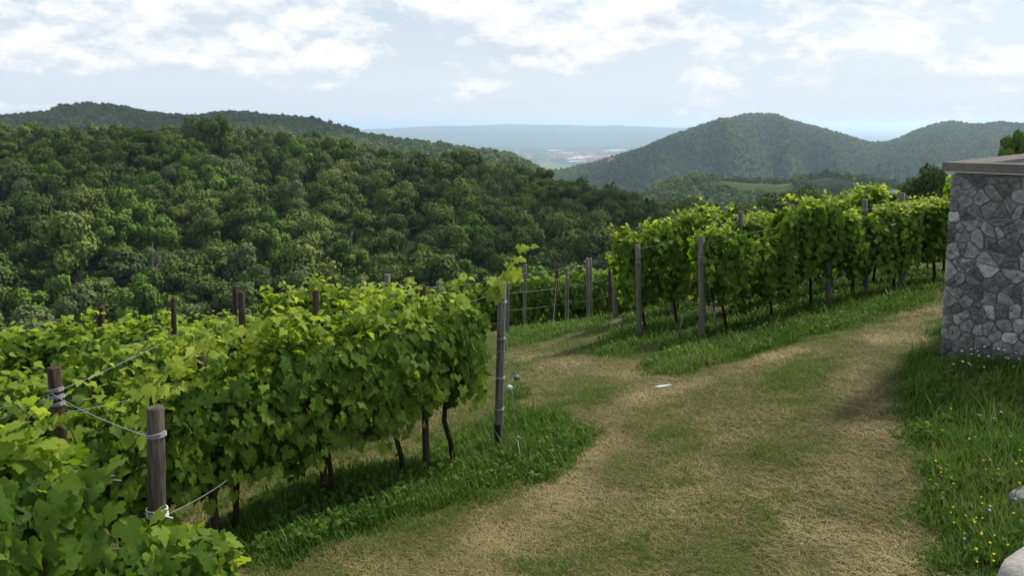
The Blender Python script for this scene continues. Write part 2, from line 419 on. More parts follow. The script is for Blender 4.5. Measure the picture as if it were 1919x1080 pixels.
GREENS = [poly_w([(1440, 745), (1420, 790), (1300, 850), (1380, 920), (1290, 1075)]), poly_w([(1180, 655), (1060, 690), (980, 700)]), poly_w([(1040, 870), (1180, 840)])]
def track(q):
    tr = np.full(len(q), 9.0)
    for pl in TRACKS:
        for i in range(len(pl) - 1):
            p0, p1 = pl[i], pl[i + 1]; ab = p1 - p0; t = np.clip(((q - p0) @ ab) / (ab @ ab), 0, 1)
            np.minimum(tr, np.linalg.norm(q - (p0 + t[:, None] * ab), axis=1), out=tr)
    return np.clip(1.35 - (tr + .6 * (fbm(q[:, 0] * 1.9, q[:, 1] * 1.9, 83, 3) - .5)) / .5, 0, 1)
def lush(q):
    """soft green patches within the mown path"""
    a = fbm(q[:, 0] * 0.7 + 3.1, q[:, 1] * 0.5, 77, 4)
    b = fbm(q[:, 0] * 3.5, q[:, 1] * 3.5, 78, 3)
    tr = np.full(len(q), 9.0); gr = np.full(len(q), 9.0)
    for L_, out in ((TRACKS, tr), (GREENS, gr)):
        for pl in L_:
            for i in range(len(pl) - 1):
                p0, p1 = pl[i], pl[i + 1]; ab = p1 - p0; t = np.clip(((q - p0) @ ab) / (ab @ ab), 0, 1)
                np.minimum(out, np.linalg.norm(q - (p0 + t[:, None] * ab), axis=1), out=out)
    wob = .5 * (fbm(q[:, 0] * 1.7, q[:, 1] * 1.7, 79, 3) - .5)
    a = a - .27 * np.clip(1.3 - (tr + wob) / .55, 0, 1) + .045 * np.clip(1.3 - (gr + wob) / .5, 0, 1)
    return np.clip((a - 0.425) * 4.5 + (b - 0.5) * 3.4, 0, 1)

gx = np.concatenate([np.linspace(-26, -9, 50)[:-1], np.linspace(-9, 12, 264), np.linspace(12, 26, 40)[1:]])
gy = np.concatenate([np.linspace(-4, 3, 20)[:-1], np.linspace(3, 20, 214), np.linspace(20, 45, 80)[1:]])
XX, YY = np.meshgrid(gx, gy); ZZ = H(XX, YY)
q = np.c_[XX.ravel(), YY.ravel()]
gq = np.clip(tall(q) + 0.55 * lush(q), 0, 1)
nx, ny = len(gx), len(gy)
I = np.arange(nx * ny).reshape(ny, nx)
Q = np.stack([I[:-1, :-1], I[:-1, 1:], I[1:, 1:], I[1:, :-1]], -1).reshape(-1, 4)
tag(link('ground', fast_mesh('ground', np.c_[q, ZZ.ravel()], Q, {'green': gq}, True, (M_GROUND,))), kind='structure')

# ------------------------------------------------------------------ hills and valleys: one big sheet out to four kilometres
def line(pts, x): return np.interp(x, [p[0] for p in pts], [p[1] for p in pts])
CREST3 = [(-700, 215), (-300, 222), (0, 240), (100, 250), (170, 258), (300, 250), (480, 256), (560, 260), (620, 270), (700, 288), (780, 298), (860, 308), (950, 322), (1020, 333),
          (1060, 350), (1120, 362), (1180, 374), (1240, 388), (1300, 398), (1400, 398), (1450, 392), (1500, 384), (1560, 380), (1650, 388), (1750, 385), (2000, 380), (2700, 380)]
CREST3Y = [(-700, 250), (0, 250), (600, 265), (1000, 280), (1200, 215), (1300, 170), (1500, 160), (2700, 150)]
CREST5 = [(-700, 240), (-300, 232), (0, 224), (60, 217), (120, 214), (150, 206), (200, 198), (230, 202), (300, 209), (400, 214), (440, 208), (520, 211), (600, 218), (650, 231), (700, 248), (760, 257),
          (800, 262), (850, 280), (885, 281), (920, 282), (960, 292), (1000, 308), (1025, 325), (1060, 365), (1110, 385), (1180, 382), (1215, 352), (1250, 336), (1310, 325), (1380, 333), (1450, 336),
          (1540, 322), (1600, 331), (1680, 346), (1750, 350), (2700, 350)]
CREST5Y = [(-700, 1500), (0, 1450), (600, 1300), (850, 1150), (1000, 1000), (1100, 900), (1300, 820), (2700, 850)]
CREST7 = [(-700, 420), (900, 420), (980, 360), (1010, 328), (1050, 318), (1100, 307), (1150, 291), (1200, 275), (1250, 252), (1300, 234), (1350, 221), (1385, 212), (1430, 214), (1480, 230), (1530, 243),
          (1580, 259), (1610, 267), (1640, 265), (1660, 258), (1690, 243), (1720, 232), (1750, 227), (1780, 231), (1800, 233), (1840, 228), (1880, 232), (1919, 240), (2000, 246), (2300, 260), (2700, 290)]
CREST7Y = [(-700, 2300), (1000, 2100), (1100, 2150), (1400, 2400), (1620, 2600), (1750, 2500), (2700, 2500)]
def crest_z(cr, cy, px, h):
    Y = line(cy, px); py = line(cr, px)
    v = (540 - py) / F; return (-SP + CP * v) / (CP + SP * v) * Y - h, Y
def HT(px, Y):
    px = np.asarray(px, float); Y = np.asarray(Y, float)
    z3, y3 = crest_z(CREST3, CREST3Y, px, 10.5); z5, y5 = crest_z(CREST5, CREST5Y, px, 9); z7, y7 = crest_z(CREST7, CREST7Y, px, 10)
    one = np.ones_like(px)
    valley = line([(-700, -42), (600, -42), (1000, -36), (1200, -34), (1350, -28), (2700, -24)], px)
    v4 = line([(-700, -75), (900, -90), (1100, -95), (1300, -92), (2700, -95)], px)
    v6 = line([(-700, -240), (900, -235), (1100, -205), (1300, -175), (2700, -165)], px)
    k = [(5 * one, -12 * one), (42 * one, -22 * one), (88 * one, valley), (y3, z3), (y3 + (y5 - y3) * 0.38, v4), (y5, z5), (y5 + (y7 - y5) * 0.40, v6), (y7, np.maximum(z7, -262)), (4200 * one, -262 * one), (9000 * one, -264 * one)]
    z = np.full(np.broadcast(px, Y).shape, -12.0)
    for i in range(len(k) - 1):
        (ya, za), (yb, zb) = k[i], k[i + 1]
        t = np.clip((Y - ya) / (yb - ya), 0, 1)
        rise = np.where(zb > za, 1.0, 0.0)
        e = t * t * (3 - 2 * t)
        e = np.where(rise > 0, 0.5 * e + 0.5 * np.sin(t * math.pi / 2), e)
        zz = za + (zb - za) * e
        bump = 4 * t * (1 - t)
        if i == 2: zz = zz + bump * (9 * (fbm(px / 140 + 2, Y / 90, 3, 3) - 0.5))
        if i == 4: zz = zz + bump * (60 * (fbm(px / 120 + 7, Y / 420, 4, 4) - 0.5))
        if i == 6: zz = zz + bump * (1.2 - t) * 60 * (0.5 - np.abs(fbm(px / 95 + 9 + Y / 1500, Y / 1900, 6, 3) - 0.5) * 4.0) * np.clip((px - 950) / 300, 0, 1)
        if i == 6:
            for pc, pf, wd_, am in ((1120, 1050, 45, 26), (1195, 1235, 40, 36), (1300, 1415, 58, 66), (1405, 1500, 45, 44), (1480, 1590, 42, 48), (1560, 1660, 36, 36), (1690, 1640, 36, 34), (1752, 1712, 42, 46), (1830, 1800, 42, 44), (1930, 1890, 45, 40)):
                c_ = pf + (pc - pf) * t + 14 * (fbm(t * 5, px * 0 + pc, 12, 2) - .5)
                zz = zz + 1.55 * am * np.clip(1 - np.abs(px - c_) / wd_, 0, 1) ** 0.9 * np.clip(t * 3, 0, 1) * np.clip((1 - t) * 1.35, 0, 1) ** 1.8
        z = np.where((Y >= ya) & (Y <= yb), zz, z)
    return z
pxs = np.linspace(-700, 2700, 341)
Ys = np.concatenate([np.geomspace(5, 400, 90)[:-1], np.geomspace(400, 3000, 150)[:-1], np.geomspace(3000, 9000, 16)])
def xk(px): return (px - 960) / F / CP        # azimuth slope used for terrain columns
PX, TY = np.meshgrid(pxs, Ys); TZ = HT(PX, TY)
I = np.arange(TZ.size).reshape(TZ.shape)
Q = np.stack([I[:-1, :-1], I[:-1, 1:], I[1:, 1:], I[1:, :-1]], -1).reshape(-1, 4)
m = NT('forest_floor'); n = m.noise(0.02, 6, 0.6, m.geo()); n2 = m.noise(0.4, 4, 0.6, m.geo())
c = m.ramp(n, [(0.35, (0.016, 0.034, 0.012)), (0.6, (0.035, 0.06, 0.018)), (0.75, (0.07, 0.10, 0.03))])
M_HILL = m.done(m.princ(c, 0.95, m.bump(n2, 0.6, 1.0), 0.05))
tag(link('hills', fast_mesh('hills', np.c_[(xk(PX) * TY).ravel(), TY.ravel(), TZ.ravel()], Q, None, True, (M_HILL,))), kind='structure')

# far plain with fields
m = NT('far_plain'); pos = m.geo()
vor = m.n('ShaderNodeTexVoronoi'); vor.inputs['Scale'].default_value = 0.0022
mp = m.n('ShaderNodeMapping'); m.l(pos, mp.inputs[0]); mp.inputs['Scale'].default_value = (1.0, 0.6, 1); m.l(mp.outputs[0], vor.inputs['Vector'])
sepc = m.n('ShaderNodeSeparateColor'); m.l(vor.outputs['Color'], sepc.inputs[0])
fld = m.ramp(sepc.outputs[0], [(0.0, (0.035, 0.06, 0.025)), (0.45, (0.05, 0.085, 0.03)), (0.7, (0.09, 0.12, 0.05)), (0.88, (0.24, 0.22, 0.13)), (1.0, (0.42, 0.40, 0.34))], 'CONSTANT')
nn = m.noise(0.0006, 6, 0.65, mp.outputs[0]); wood = m.ramp(nn, [(0.47, 1.0), (0.53, 0.0)])
fld = m.mix(wood, fld, (0.02, 0.04, 0.02))
M_PLAIN = m.done(m.princ(fld, 0.95, None, 0.1))
pxp = np.linspace(-1500, 3500, 60); yp = np.geomspace(2600, 44000, 60)
A, B = np.meshgrid(pxp, yp); I = np.arange(A.size).reshape(A.shape)
Q = np.stack([I[:-1, :-1], I[:-1, 1:], I[1:, 1:], I[1:, :-1]], -1).reshape(-1, 4)
tag(link('plain', fast_mesh('plain', np.c_[(xk(A) * B).ravel(), B.ravel(), np.full(A.size, -250.0)], Q, None, False, (M_PLAIN,))), kind='structure')

# long far plateau
CRP = [(500, 252), (640, 246), (700, 242), (760, 239), (820, 236), (880, 235), (960, 232), (1020, 233.5), (1100, 235), (1160, 234.5), (1200, 238), (1300, 239), (1420, 243), (1500, 250)]
pp = np.linspace(500, 1500, 160); tv = np.linspace(0, 1, 14)
A, T = np.meshgrid(pp, tv)
Yp = 9300 + 4200 * T
zc = (lambda v: (-SP + CP * v) / (CP + SP * v))((540 - line(CRP, A)) / F) * 13500 + 5 * (fbm(A / 13, 0 * A, 3) - 0.5) * 4
Zp = -252 + (zc + 252) * (0.5 * T + 0.5 * np.sin(T * math.pi / 2)) + (fbm(A / 30, T * 3, 8) - 0.5) * 60 * T * (1 - T) * 4
Vp = np.c_[(xk(A) * Yp).ravel(), Yp.ravel(), Zp.ravel()]
back = np.c_[xk(pp) * 17000, np.full(160, 17000.0), np.full(160, -252.0)]
I = np.arange(A.size + 160).reshape(15, 160)
Q = np.stack([I[:-1, :-1], I[:-1, 1:], I[1:, 1:], I[1:, :-1]], -1).reshape(-1, 4)
M_PLAT = mat_plain('wooded_plateau', (0.035, 0.06, 0.03), 0.95, 0, 0.4, 0.004)
tag(link('plateau_hills', fast_mesh('plateau_hills', np.r_[Vp, back], Q, None, True, (M_PLAT,))), kind='structure')

# ------------------------------------------------------------------ trees
def quads_cloud(C, N, size, rng, tint, asp=0.75):
    n = len(C); N = N / (np.linalg.norm(N, axis=1, keepdims=True) + 1e-9)
    r = rng.normal(size=(n, 3)); u = np.cross(N, r); u /= np.linalg.norm(u, axis=1, keepdims=True) + 1e-9; w = np.cross(N, u)
    s = np.broadcast_to(size, (n,))[:, None] * rng.uniform(0.7, 1.3, (n, 1))
    V = np.stack([C + u * s * 0.5, C + w * s * 0.5 * asp, C - u * s * 0.5, C - w * s * 0.5 * asp], 1)
    V[:, 0] += N * s * -0.12; V[:, 2] += N * s * -0.12
    return V.reshape(-1, 3), np.arange(4 * n).reshape(n, 4), np.repeat(tint, 4)
def crown(rng, h, r, n, leaf, kind):
    """leaf clumps on lobes filling an uneven crown; base of tree at z=0"""
    C = []; N = []; T = []
    if kind == 'conifer':
        z = h * (0.12 + 0.88 * rng.random(n) ** 0.8); a = rng.uniform(0, 2 * math.pi, n)
        tier = (z * 1.1) % 1.0
        rr = r * (1 - (z / h)) ** 0.85 * (0.55 + 0.45 * (1 - tier)) * rng.uniform(0.6, 1.05, n)
        C = np.c_[np.cos(a) * rr, np.sin(a) * rr, z - rr * 0.15]; N = np.c_[np.cos(a), np.sin(a), np.full(n, 0.5)] + rng.normal(size=(n, 3)) * 0.4
        T = rng.random(n) * 0.6 + 0.3 * rr / r
        return quads_cloud(C, N, leaf, rng, T)
    lobes = []
    nl = {'round': 26, 'oval': 20, 'airy': 30}[kind]
    zc = {'round': 0.60, 'oval': 0.58, 'airy': 0.6}[kind]
    for i in range(nl):
        a = rng.uniform(0, 2 * math.pi); t = rng.random() ** 0.5
        zz = rng.uniform(-0.9, 1.0)
        rad = r * 0.74 * t * math.sqrt(max(0.05, 1 - zz * zz * 0.8))
        lobes.append((math.cos(a) * rad, math.sin(a) * rad, h * zc + zz * h * 0.33, r * rng.uniform(0.22, 0.40), rng.random()))
    per = n // nl
    for (lx, ly, lz, lr, lt) in lobes:
        d = rng.normal(size=(per, 3)); d[:, 2] = d[:, 2] * 0.85 + 0.30
        d /= np.linalg.norm(d, axis=1, keepdims=True)
        rr = lr * rng.uniform(0.72, 1.10, (per, 1)) * (1 + 0.25 * np.sin(d[:, :1] * 7 + lt * 9) * np.cos(d[:, 1:2] * 6))
        C.append(np.array((lx, ly, lz)) + d * rr * np.array((1, 1, 0.85)))
        N.append(d + np.array((lx, ly, 0.25 * r)) / r * 0.5 + rng.normal(size=(per, 3)) * 0.22)
        T.append(np.clip(lt * 0.5 + rng.random(per) * 0.5, 0, 1))
    return quads_cloud(np.concatenate(C), np.concatenate(N), leaf, rng, np.concatenate(T))
def tree_trunk(rng, h, r):
    a = Acc(); lean = rng.uniform(-0.3, 0.3, 2)
    a.tube([(0, 0, -1.5), (lean[0] * .3, lean[1] * .3, h * .25), (lean[0], lean[1], h * .6), (lean[0] * 1.3, lean[1] * 1.3, h * .85)], [.035 * h, .026 * h, .015 * h, .005 * h], 7)
    for i in range(6):
        an = rng.uniform(0, 6.28); z0 = h * rng.uniform(.28, .6); L = r * rng.uniform(.5, .85)
        a.tube([(lean[0] * .6, lean[1] * .6, z0), (math.cos(an) * L * .5, math.sin(an) * L * .5, z0 + L * .35), (math.cos(an) * L, math.sin(an) * L, z0 + L * .8)], [.012 * h, .008 * h, .003 * h], 5)
    return a
rngT = np.random.default_rng(11)
PROTO = []     # (kind, crown mesh, trunk mesh, joined mesh, r, h)
spec = [('round', 11, 5.0, M_CAN_D), ('round', 12, 5.4, M_CAN_D), ('round', 10, 4.8, M_CAN_D), ('oval', 13, 4.0, M_CAN_D), ('round', 11, 5.2, M_CAN_D),
        ('airy', 12, 4.8, M_CAN_G), ('oval', 12, 4.0, M_CAN_G), ('round', 10, 4.8, M_CAN_G), ('round', 10, 4.6, M_CAN_B), ('oval', 11, 3.8, M_CAN_B), ('conifer', 12, 2.8, M_CAN_C)]
for i, (kd, h, r, mt) in enumerate(spec):
    V, Qf, T = crown(rngT, h, r, 4600 if kd != 'conifer' else 1500, 0.58 if kd != 'airy' else 0.5, kd)
    cm = fast_mesh('crown_%s' % kd, V, Qf, {'tint': T}, False, (mt,))
    ta = tree_trunk(rngT, h, r); tm = ta.mesh('trunk', (M_TREEBARK,), True)
    TV = np.concatenate(ta.V); nV = len(V)
    jm = fast_mesh('tree_mass', np.r_[V, TV], [np.r_[Qf, np.concatenate(ta.Q) + nV], np.concatenate(ta.T) + nV], {'tint': np.r_[T, np.zeros(len(TV))]}, False, (mt,))
    PROTO.append((kd, cm, tm, jm, r, h))
GL = [(0.0, (0.06, 0.09, 0.02)), (0.5, (0.145, 0.19, 0.036)), (1.0, (0.28, 0.31, 0.07))]
M_LOW = mat_canopy('far_foliage', GL, (0.08, 0.14, 0.02)); M_LOWD = mat_canopy('far_foliage_dark', G1, (0.05, 0.11, 0.012))
LOW = []
for i in range(8):
    mt = (M_LOW, M_LOW, M_LOW, M_CAN_G, M_LOWD, M_LOWD, M_CAN_B, M_LOW)[i]
    V, Qf, T = crown(rngT, 10, 5.2, 260, 2.0, 'round')
    LOW.append(fast_mesh('tree_low', V, Qf, {'tint': T}, False, (mt,)))

def proto_collection(name, meshes):
    c = bpy.data.collections.new(name)
    for i, me in enumerate(meshes):
        o = bpy.data.objects.new('%s_%02d' % (name, i), me); c.objects.link(o)
    return c
COL_HI = proto_collection('tree_kind', [p[3] for p in PROTO]); COL_LO = proto_collection('tree_far', LOW)
def gn_scatter(name, pts, scl, rot, idx, coll):
    me = fast_mesh(name, pts, [np.zeros((0, 3), int)], {'scl': scl, 'rz': rot})
    at = me.attributes.new('pick', 'INT', 'POINT'); at.data.foreach_set('value', np.asarray(idx, np.int32))
    o = link(name, me)
    ng = bpy.data.node_groups.new(name + '_nodes', 'GeometryNodeTree')
    ng.interface.new_socket('Geometry', in_out='INPUT', socket_type='NodeSocketGeometry')
    ng.interface.new_socket('Geometry', in_out='OUTPUT', socket_type='NodeSocketGeometry')
    N = ng.nodes.new; L = ng.links.new
    gi = N('NodeGroupInput'); go = N('NodeGroupOutput')
    ci = N('GeometryNodeCollectionInfo'); ci.inputs[0].default_value = coll; ci.inputs['Separate Children'].default_value = True; ci.inputs['Reset Children'].default_value = True
    ip = N('GeometryNodeInstanceOnPoints'); ip.inputs['Pick Instance'].default_value = True
    def na(nm, t):
        n = N('GeometryNodeInputNamedAttribute'); n.data_type = t; n.inputs[0].default_value = nm; return n.outputs[0]
    m2p = N('GeometryNodeMeshToPoints'); L(gi.outputs[0], m2p.inputs[0]); L(m2p.outputs[0], ip.inputs['Points'])
    L(ci.outputs[0], ip.inputs['Instance']); L(na('pick', 'INT'), ip.inputs['Instance Index'])
    cr = N('ShaderNodeCombineXYZ'); L(na('rz', 'FLOAT'), cr.inputs[2]); L(cr.outputs[0], ip.inputs['Rotation'])
    L(na('scl', 'FLOAT_VECTOR'), ip.inputs['Scale']); L(ip.outputs[0], go.inputs[0])
    md = o.modifiers.new('scatter', 'NODES'); md.node_group = ng
    return o

# --- the near wooded hillside: candidate trees on a jittered grid
rng = np.random.default_rng(5)
cand = []
sp_ = 6.4
for gyv in np.arange(84, 330, sp_):
    for gxv in np.arange(-260, 160, sp_):
        x = gxv + rng.uniform(-2.6, 2.6); y = gyv + rng.uniform(-2.6, 2.6)
        p = 960 + F * CP * x / y
        if p < -160 or p > 2100: continue
        if y > line(CREST3Y, p) + 26: continue
        if p > 1250 and y < 100: continue
        cand.append((x, y, p))
cand = np.array(cand)
cz = HT(cand[:, 2], cand[:, 1])
reg = fbm(cand[:, 0] / 45, cand[:, 1] / 30, 50, 3)
trees = []
for (x, y, p), z, rg in zip(cand, cz, reg):
    u = rng.random() + (rg - 0.5) * 1.6
    crest = y > line(CREST3Y, p) - 18
    if crest: i = int(rng.integers(0, 5)) if rng.random() < 0.85 else int(rng.integers(5, 8))
    elif u < 0.55: i = int(rng.integers(0, 5))
    elif u < 0.76: i = int(rng.integers(5, 8))
    elif u < 1.15: i = int(rng.integers(8, 10))
    else: i = int(rng.integers(0, 5))
    s = rng.uniform(0.58, 1.06)
    if rng.random() < 0.10: s *= 1.35
    if crest: s = rng.uniform(0.85, 1.05)
    trees.append([x, y, z, i, s, s * rng.uniform(0.85, 1.2), rng.uniform(0, 6.28), p])
for (p, py, Y, s) in [(1342, 384, 135, .62), (1372, 388, 132, .62), (1326, 392, 138, .5), (1212, 372, 205, .8), (1105, 345, 262, .8)]:
    a, b = ratio(p, py); kd = 10 if p > 1300 or p == 1212 else 0
    h = 12 * s * 1.15
    trees.append([a * Y, Y, b * Y - h, kd, s * (1.5 if kd == 10 else 1), s * 1.15, rng.uniform(0, 6.28), p])
trees = np.array(trees)
# how much of each tree shows: front-to-back painter count on a coarse raster
order = np.argsort(trees[:, 1])
W_, H_ = 480, 270; zb = np.zeros((H_, W_), bool)
vx = np.array([0, 330, 500, 640, 740, 930, 1140, 1180, 1330, 1500, 1760, 1775, 1919]); vy = np.array([620, 560, 530, 545, 555, 520, 500, 430, 425, 398, 345, 300, 290])
yy, xx = np.mgrid[0:H_, 0:W_]
zb |= (yy * 4) > np.interp(xx * 4, vx, vy)
shown = np.zeros(len(trees)); scr = np.zeros((len(trees), 2))
for k in order:
    x, y, z, i, sxy, sz, rz, p = trees[k]; kd, cm, tm, jm, r, h = PROTO[int(i)]
    X, Yp_ = px_of(x, y, z + h * sz * 0.6); rad = F * r * sxy / y; radz = F * h * sz * 0.40 / y
    scr[k] = X, Yp_
    x0, x1 = int(max(0, (X - rad) / 4)), int(min(W_, (X + rad) / 4 + 1)); y0, y1 = int(max(0, (Yp_ - radz) / 4)), int(min(H_, (Yp_ + radz) / 4 + 1))
    if x1 <= x0 or y1 <= y0: continue
    e = (((xx[y0:y1, x0:x1] * 4 - X) / rad) ** 2 + ((yy[y0:y1, x0:x1] * 4 - Yp_) / radz) ** 2) < 1
    shown[k] = (e & ~zb[y0:y1, x0:x1]).sum(); zb[y0:y1, x0:x1] |= e
big = np.argsort(-shown)[:290]; bigset = set(int(b) for b in big if shown[b] > 3)
tone = {0: 'dark green', 1: 'mid green', 2: 'deep green', 3: 'rich green', 4: 'plain green', 5: 'feathery grey-green', 6: 'narrow grey-green', 7: 'rounded grey-green', 8: 'bright green', 9: 'narrow bright green', 10: 'black-green pointed'}
marks = [(0, 'at the left edge'), (180, 'above the leftmost brown post'), (325, 'above the second brown post'), (450, 'above the dark post pair'), (590, 'above the middle brown post'), (727, 'above the tall wire post'),
         (850, 'above the lower row wires'), (955, 'above the curling vine shoot'), (1060, 'above the bare lower posts'), (1180, 'left of the upper rows'), (1320, 'beyond the tall end post'), (1480, 'behind the upper vines'), (1700, 'beside the stone building')]
lab_count = {}; recs = []
for k in sorted(bigset, key=lambda k: (scr[k][0])):
    x, y, z, i, sxy, sz, rz, p = trees[k]
    X, Yv = scr[k]; mk = min(marks, key=lambda m_: abs(m_[0] - X))[1]
    cr_py = np.interp(X, [c_[0] for c_ in CREST3], [c_[1] for c_ in CREST3]); bot = np.interp(X, vx, vy)
    f = (Yv - cr_py) / max(40, bot - cr_py)
    band = 'on the skyline' if f < 0.12 else 'below the crest' if f < 0.3 else 'high up' if f < 0.5 else 'mid slope' if f < 0.7 else 'low down' if f < 0.88 else 'at the foot'
    size = 'large ' if sxy > 1.05 else 'small ' if sxy < 0.82 else ''
    kindn = 'conifer' if i == 10 else 'tree'
    recs.append((k, '%s%s %s %s, %s' % (size, tone[int(i)], kindn, band, mk)))
from collections import Counter
cnt = Counter(r[1] for r in recs); seen = Counter()
ordw = ['leftmost', 'second', 'third', 'fourth', 'fifth', 'sixth', 'seventh']
for k, lb in recs:
    x, y, z, i, sxy, sz, rz, p = trees[k]; kd, cm, tm, jm, r, h = PROTO[int(i)]
    if cnt[lb] > 1:
        n_ = seen[lb]; seen[lb] += 1
        lb = lb + (', ' + ('leftmost of %d' % cnt[lb] if n_ == 0 else 'rightmost of %d' % cnt[lb] if n_ == cnt[lb] - 1 else '%s from left' % ordw[n_]))
    t = empty('pine_tree' if kd == 'conifer' else 'woodland_tree', (x, y, z), rz); t.scale = (sxy, sxy, sz)
    tag(t, lb, 'tree', 'trees of the wooded hillside')
    link('crown', cm, t); link('trunk', tm, t)
rest = [k for k in range(len(trees)) if k not in bigset]
R_ = trees[rest]
w = gn_scatter('forest', R_[:, :3], R_[:, [4, 4, 5]], R_[:, 6], R_[:, 3].astype(int), COL_HI)
tag(w, 'the rest of the dense broadleaf forest filling gaps on the near hillside', 'forest', None, 'stuff')

# --- far woods on the ridges
PATCH = [(1330, 1485, 640, 800)]          # open vineyard on the knoll: px range, Y range
def far_wood(name, label, pr, yfun, sp, seed, cond=None, s0=0.9):
    r_ = np.random.default_rng(seed); pts = []
    y0, y1 = yfun
    ymax = max(y1(np.linspace(pr[0], pr[1], 20))); ymin = min(y0(np.linspace(pr[0], pr[1], 20)))
    ys = np.arange(ymin, ymax, sp)
    for yv in ys:
        xs = np.arange(xk(pr[0]) * yv, xk(pr[1]) * yv, sp)
        pts.append(np.c_[xs, np.full(len(xs), yv)])
    p = np.concatenate(pts); p += r_.uniform(-sp * .45, sp * .45, p.shape)
    px_ = 960 + F * CP * p[:, 0] / p[:, 1]
    k = (p[:, 1] > y0(px_)) & (p[:, 1] < y1(px_)) & (px_ > pr[0]) & (px_ < pr[1])
    if cond is not None: k &= cond(p, px_)
    p = p[k]; px_ = px_[k]; z = HT(px_, p[:, 1]); n = len(p)
    s = r_.uniform(0.75, 1.15, n) * s0
    reg = fbm(p[:, 0] / 120, p[:, 1] / 160, seed, 3); u = r_.random(n) + (reg - .5) * 1.5
    idx = np.where(u < .55, r_.integers(0, 3, n), np.where(u < .8, r_.integers(3, 5, n), np.where(u < 1.0, 6, r_.choice([5, 7], n))))
    o = gn_scatter(name, np.c_[p, z - 1.0], np.c_[s, s, s * r_.uniform(.85, 1.2, n)], r_.uniform(0, 6.28, n), idx, COL_LO)
    tag(o, label, 'forest', None, 'stuff'); print(name, n)
far_wood('ridge_forest', 'blue-green forest covering the long ridge behind the near wooded slope', (-120, 1060),
         (lambda p: line(CREST5Y, p) - 520, lambda p: line(CREST5Y, p) + 40), 9.0, 21)
far_wood('knoll_forest', 'grey-green forest over the low knoll below the two big hills', (1060, 2000),
         (lambda p: line(CREST5Y, p) - 330, lambda p: line(CREST5Y, p) + 60), 8.5, 22,
         lambda p, px_: ~((px_ > 1335) & (px_ < 1478) & (p[:, 1] > 762) & (p[:, 1] < 850)) & ~((px_ > 1500) & (px_ < 1600) & (p[:, 1] > 785) & (p[:, 1] < 850)))
far_wood('hill_forest', 'hazy dark green forest over the two rounded hills in front of the plain', (960, 2050),
         (lambda p: line(CREST7Y, p) - 850, lambda p: line(CREST7Y, p) + 50), 11.0, 23, None, 1.15)
# vineyard rows on the knoll: countable only as a texture of hedged rows
def far_rows(name, label, p0, p1, y0, y1, step, mat):
    a = Acc()
    for k, Yr in enumerate(np.arange(y0, y1, step)):
        pp_ = np.linspace(p0 + 6 * math.sin(k), p1 - 5 * math.cos(k * 1.7), 24)
        z = HT(pp_, np.full(24, Yr)); x = xk(pp_) * Yr
        V = []; hh = 1.9 + 0.5 * vnoise(pp_ * .9, k + 0 * pp_, 3)
        for j in range(24): V += [(x[j], Yr - .9, z[j]), (x[j], Yr - .5, z[j] + hh[j]), (x[j], Yr + .5, z[j] + hh[j]), (x[j], Yr + .9, z[j])]
        Qs = [(4 * j + c, 4 * j + 4 + c, 4 * j + 5 + c, 4 * j + 1 + c) for j in range(23) for c in range(3)]
        a.add(V, None, Qs)
    o = link(name, a.mesh(name, (mat,))); tag(o, label, 'vineyard', None, 'stuff')
M_FARVINE = mat_plain('far_vine_rows', (0.24, 0.32, 0.06), 0.9, 0, 0.3, 0.3)
M_FARVINE2 = mat_plain('far_vine_rows_dull', (0.10, 0.16, 0.045), 0.9, 0, 0.3, 0.3)
far_rows('vineyard_rows', 'sunlit yellow-green vineyard rows on the crown of the knoll', 1340, 1474, 764, 850, 4.5, M_FARVINE)
far_rows('vineyard_rows', 'darker terraced vineyard rows on the round top right of the sunlit vineyard', 1504, 1596, 788, 850, 4.5, M_FARVINE2)

# two trees beside the stone building
def side_tree(px, py, Y, sxy, sz, i, lb, nm='garden_tree'):
    a, b = ratio(px, py); kd, cm, tm, jm, r, h = PROTO[i]
    t = empty(nm, (a * Y, Y, b * Y - h * sz * 0.93), 1.3 * i); t.scale = (sxy, sxy, sz); tag(t, lb, 'tree')
    link('crown', cm, t); link('trunk', tm, t)
side_tree(1752, 320, 62, .42, .5, 0, 'dark leafy tree standing behind the vines against the stone building')
side_tree(1902, 254, 46, .24, .36, 9, 'green treetop showing above the coping of the stone building')
side_tree(1716, 345, 66, .35, .4, 4, 'low dark bush left of the tree against the stone building')

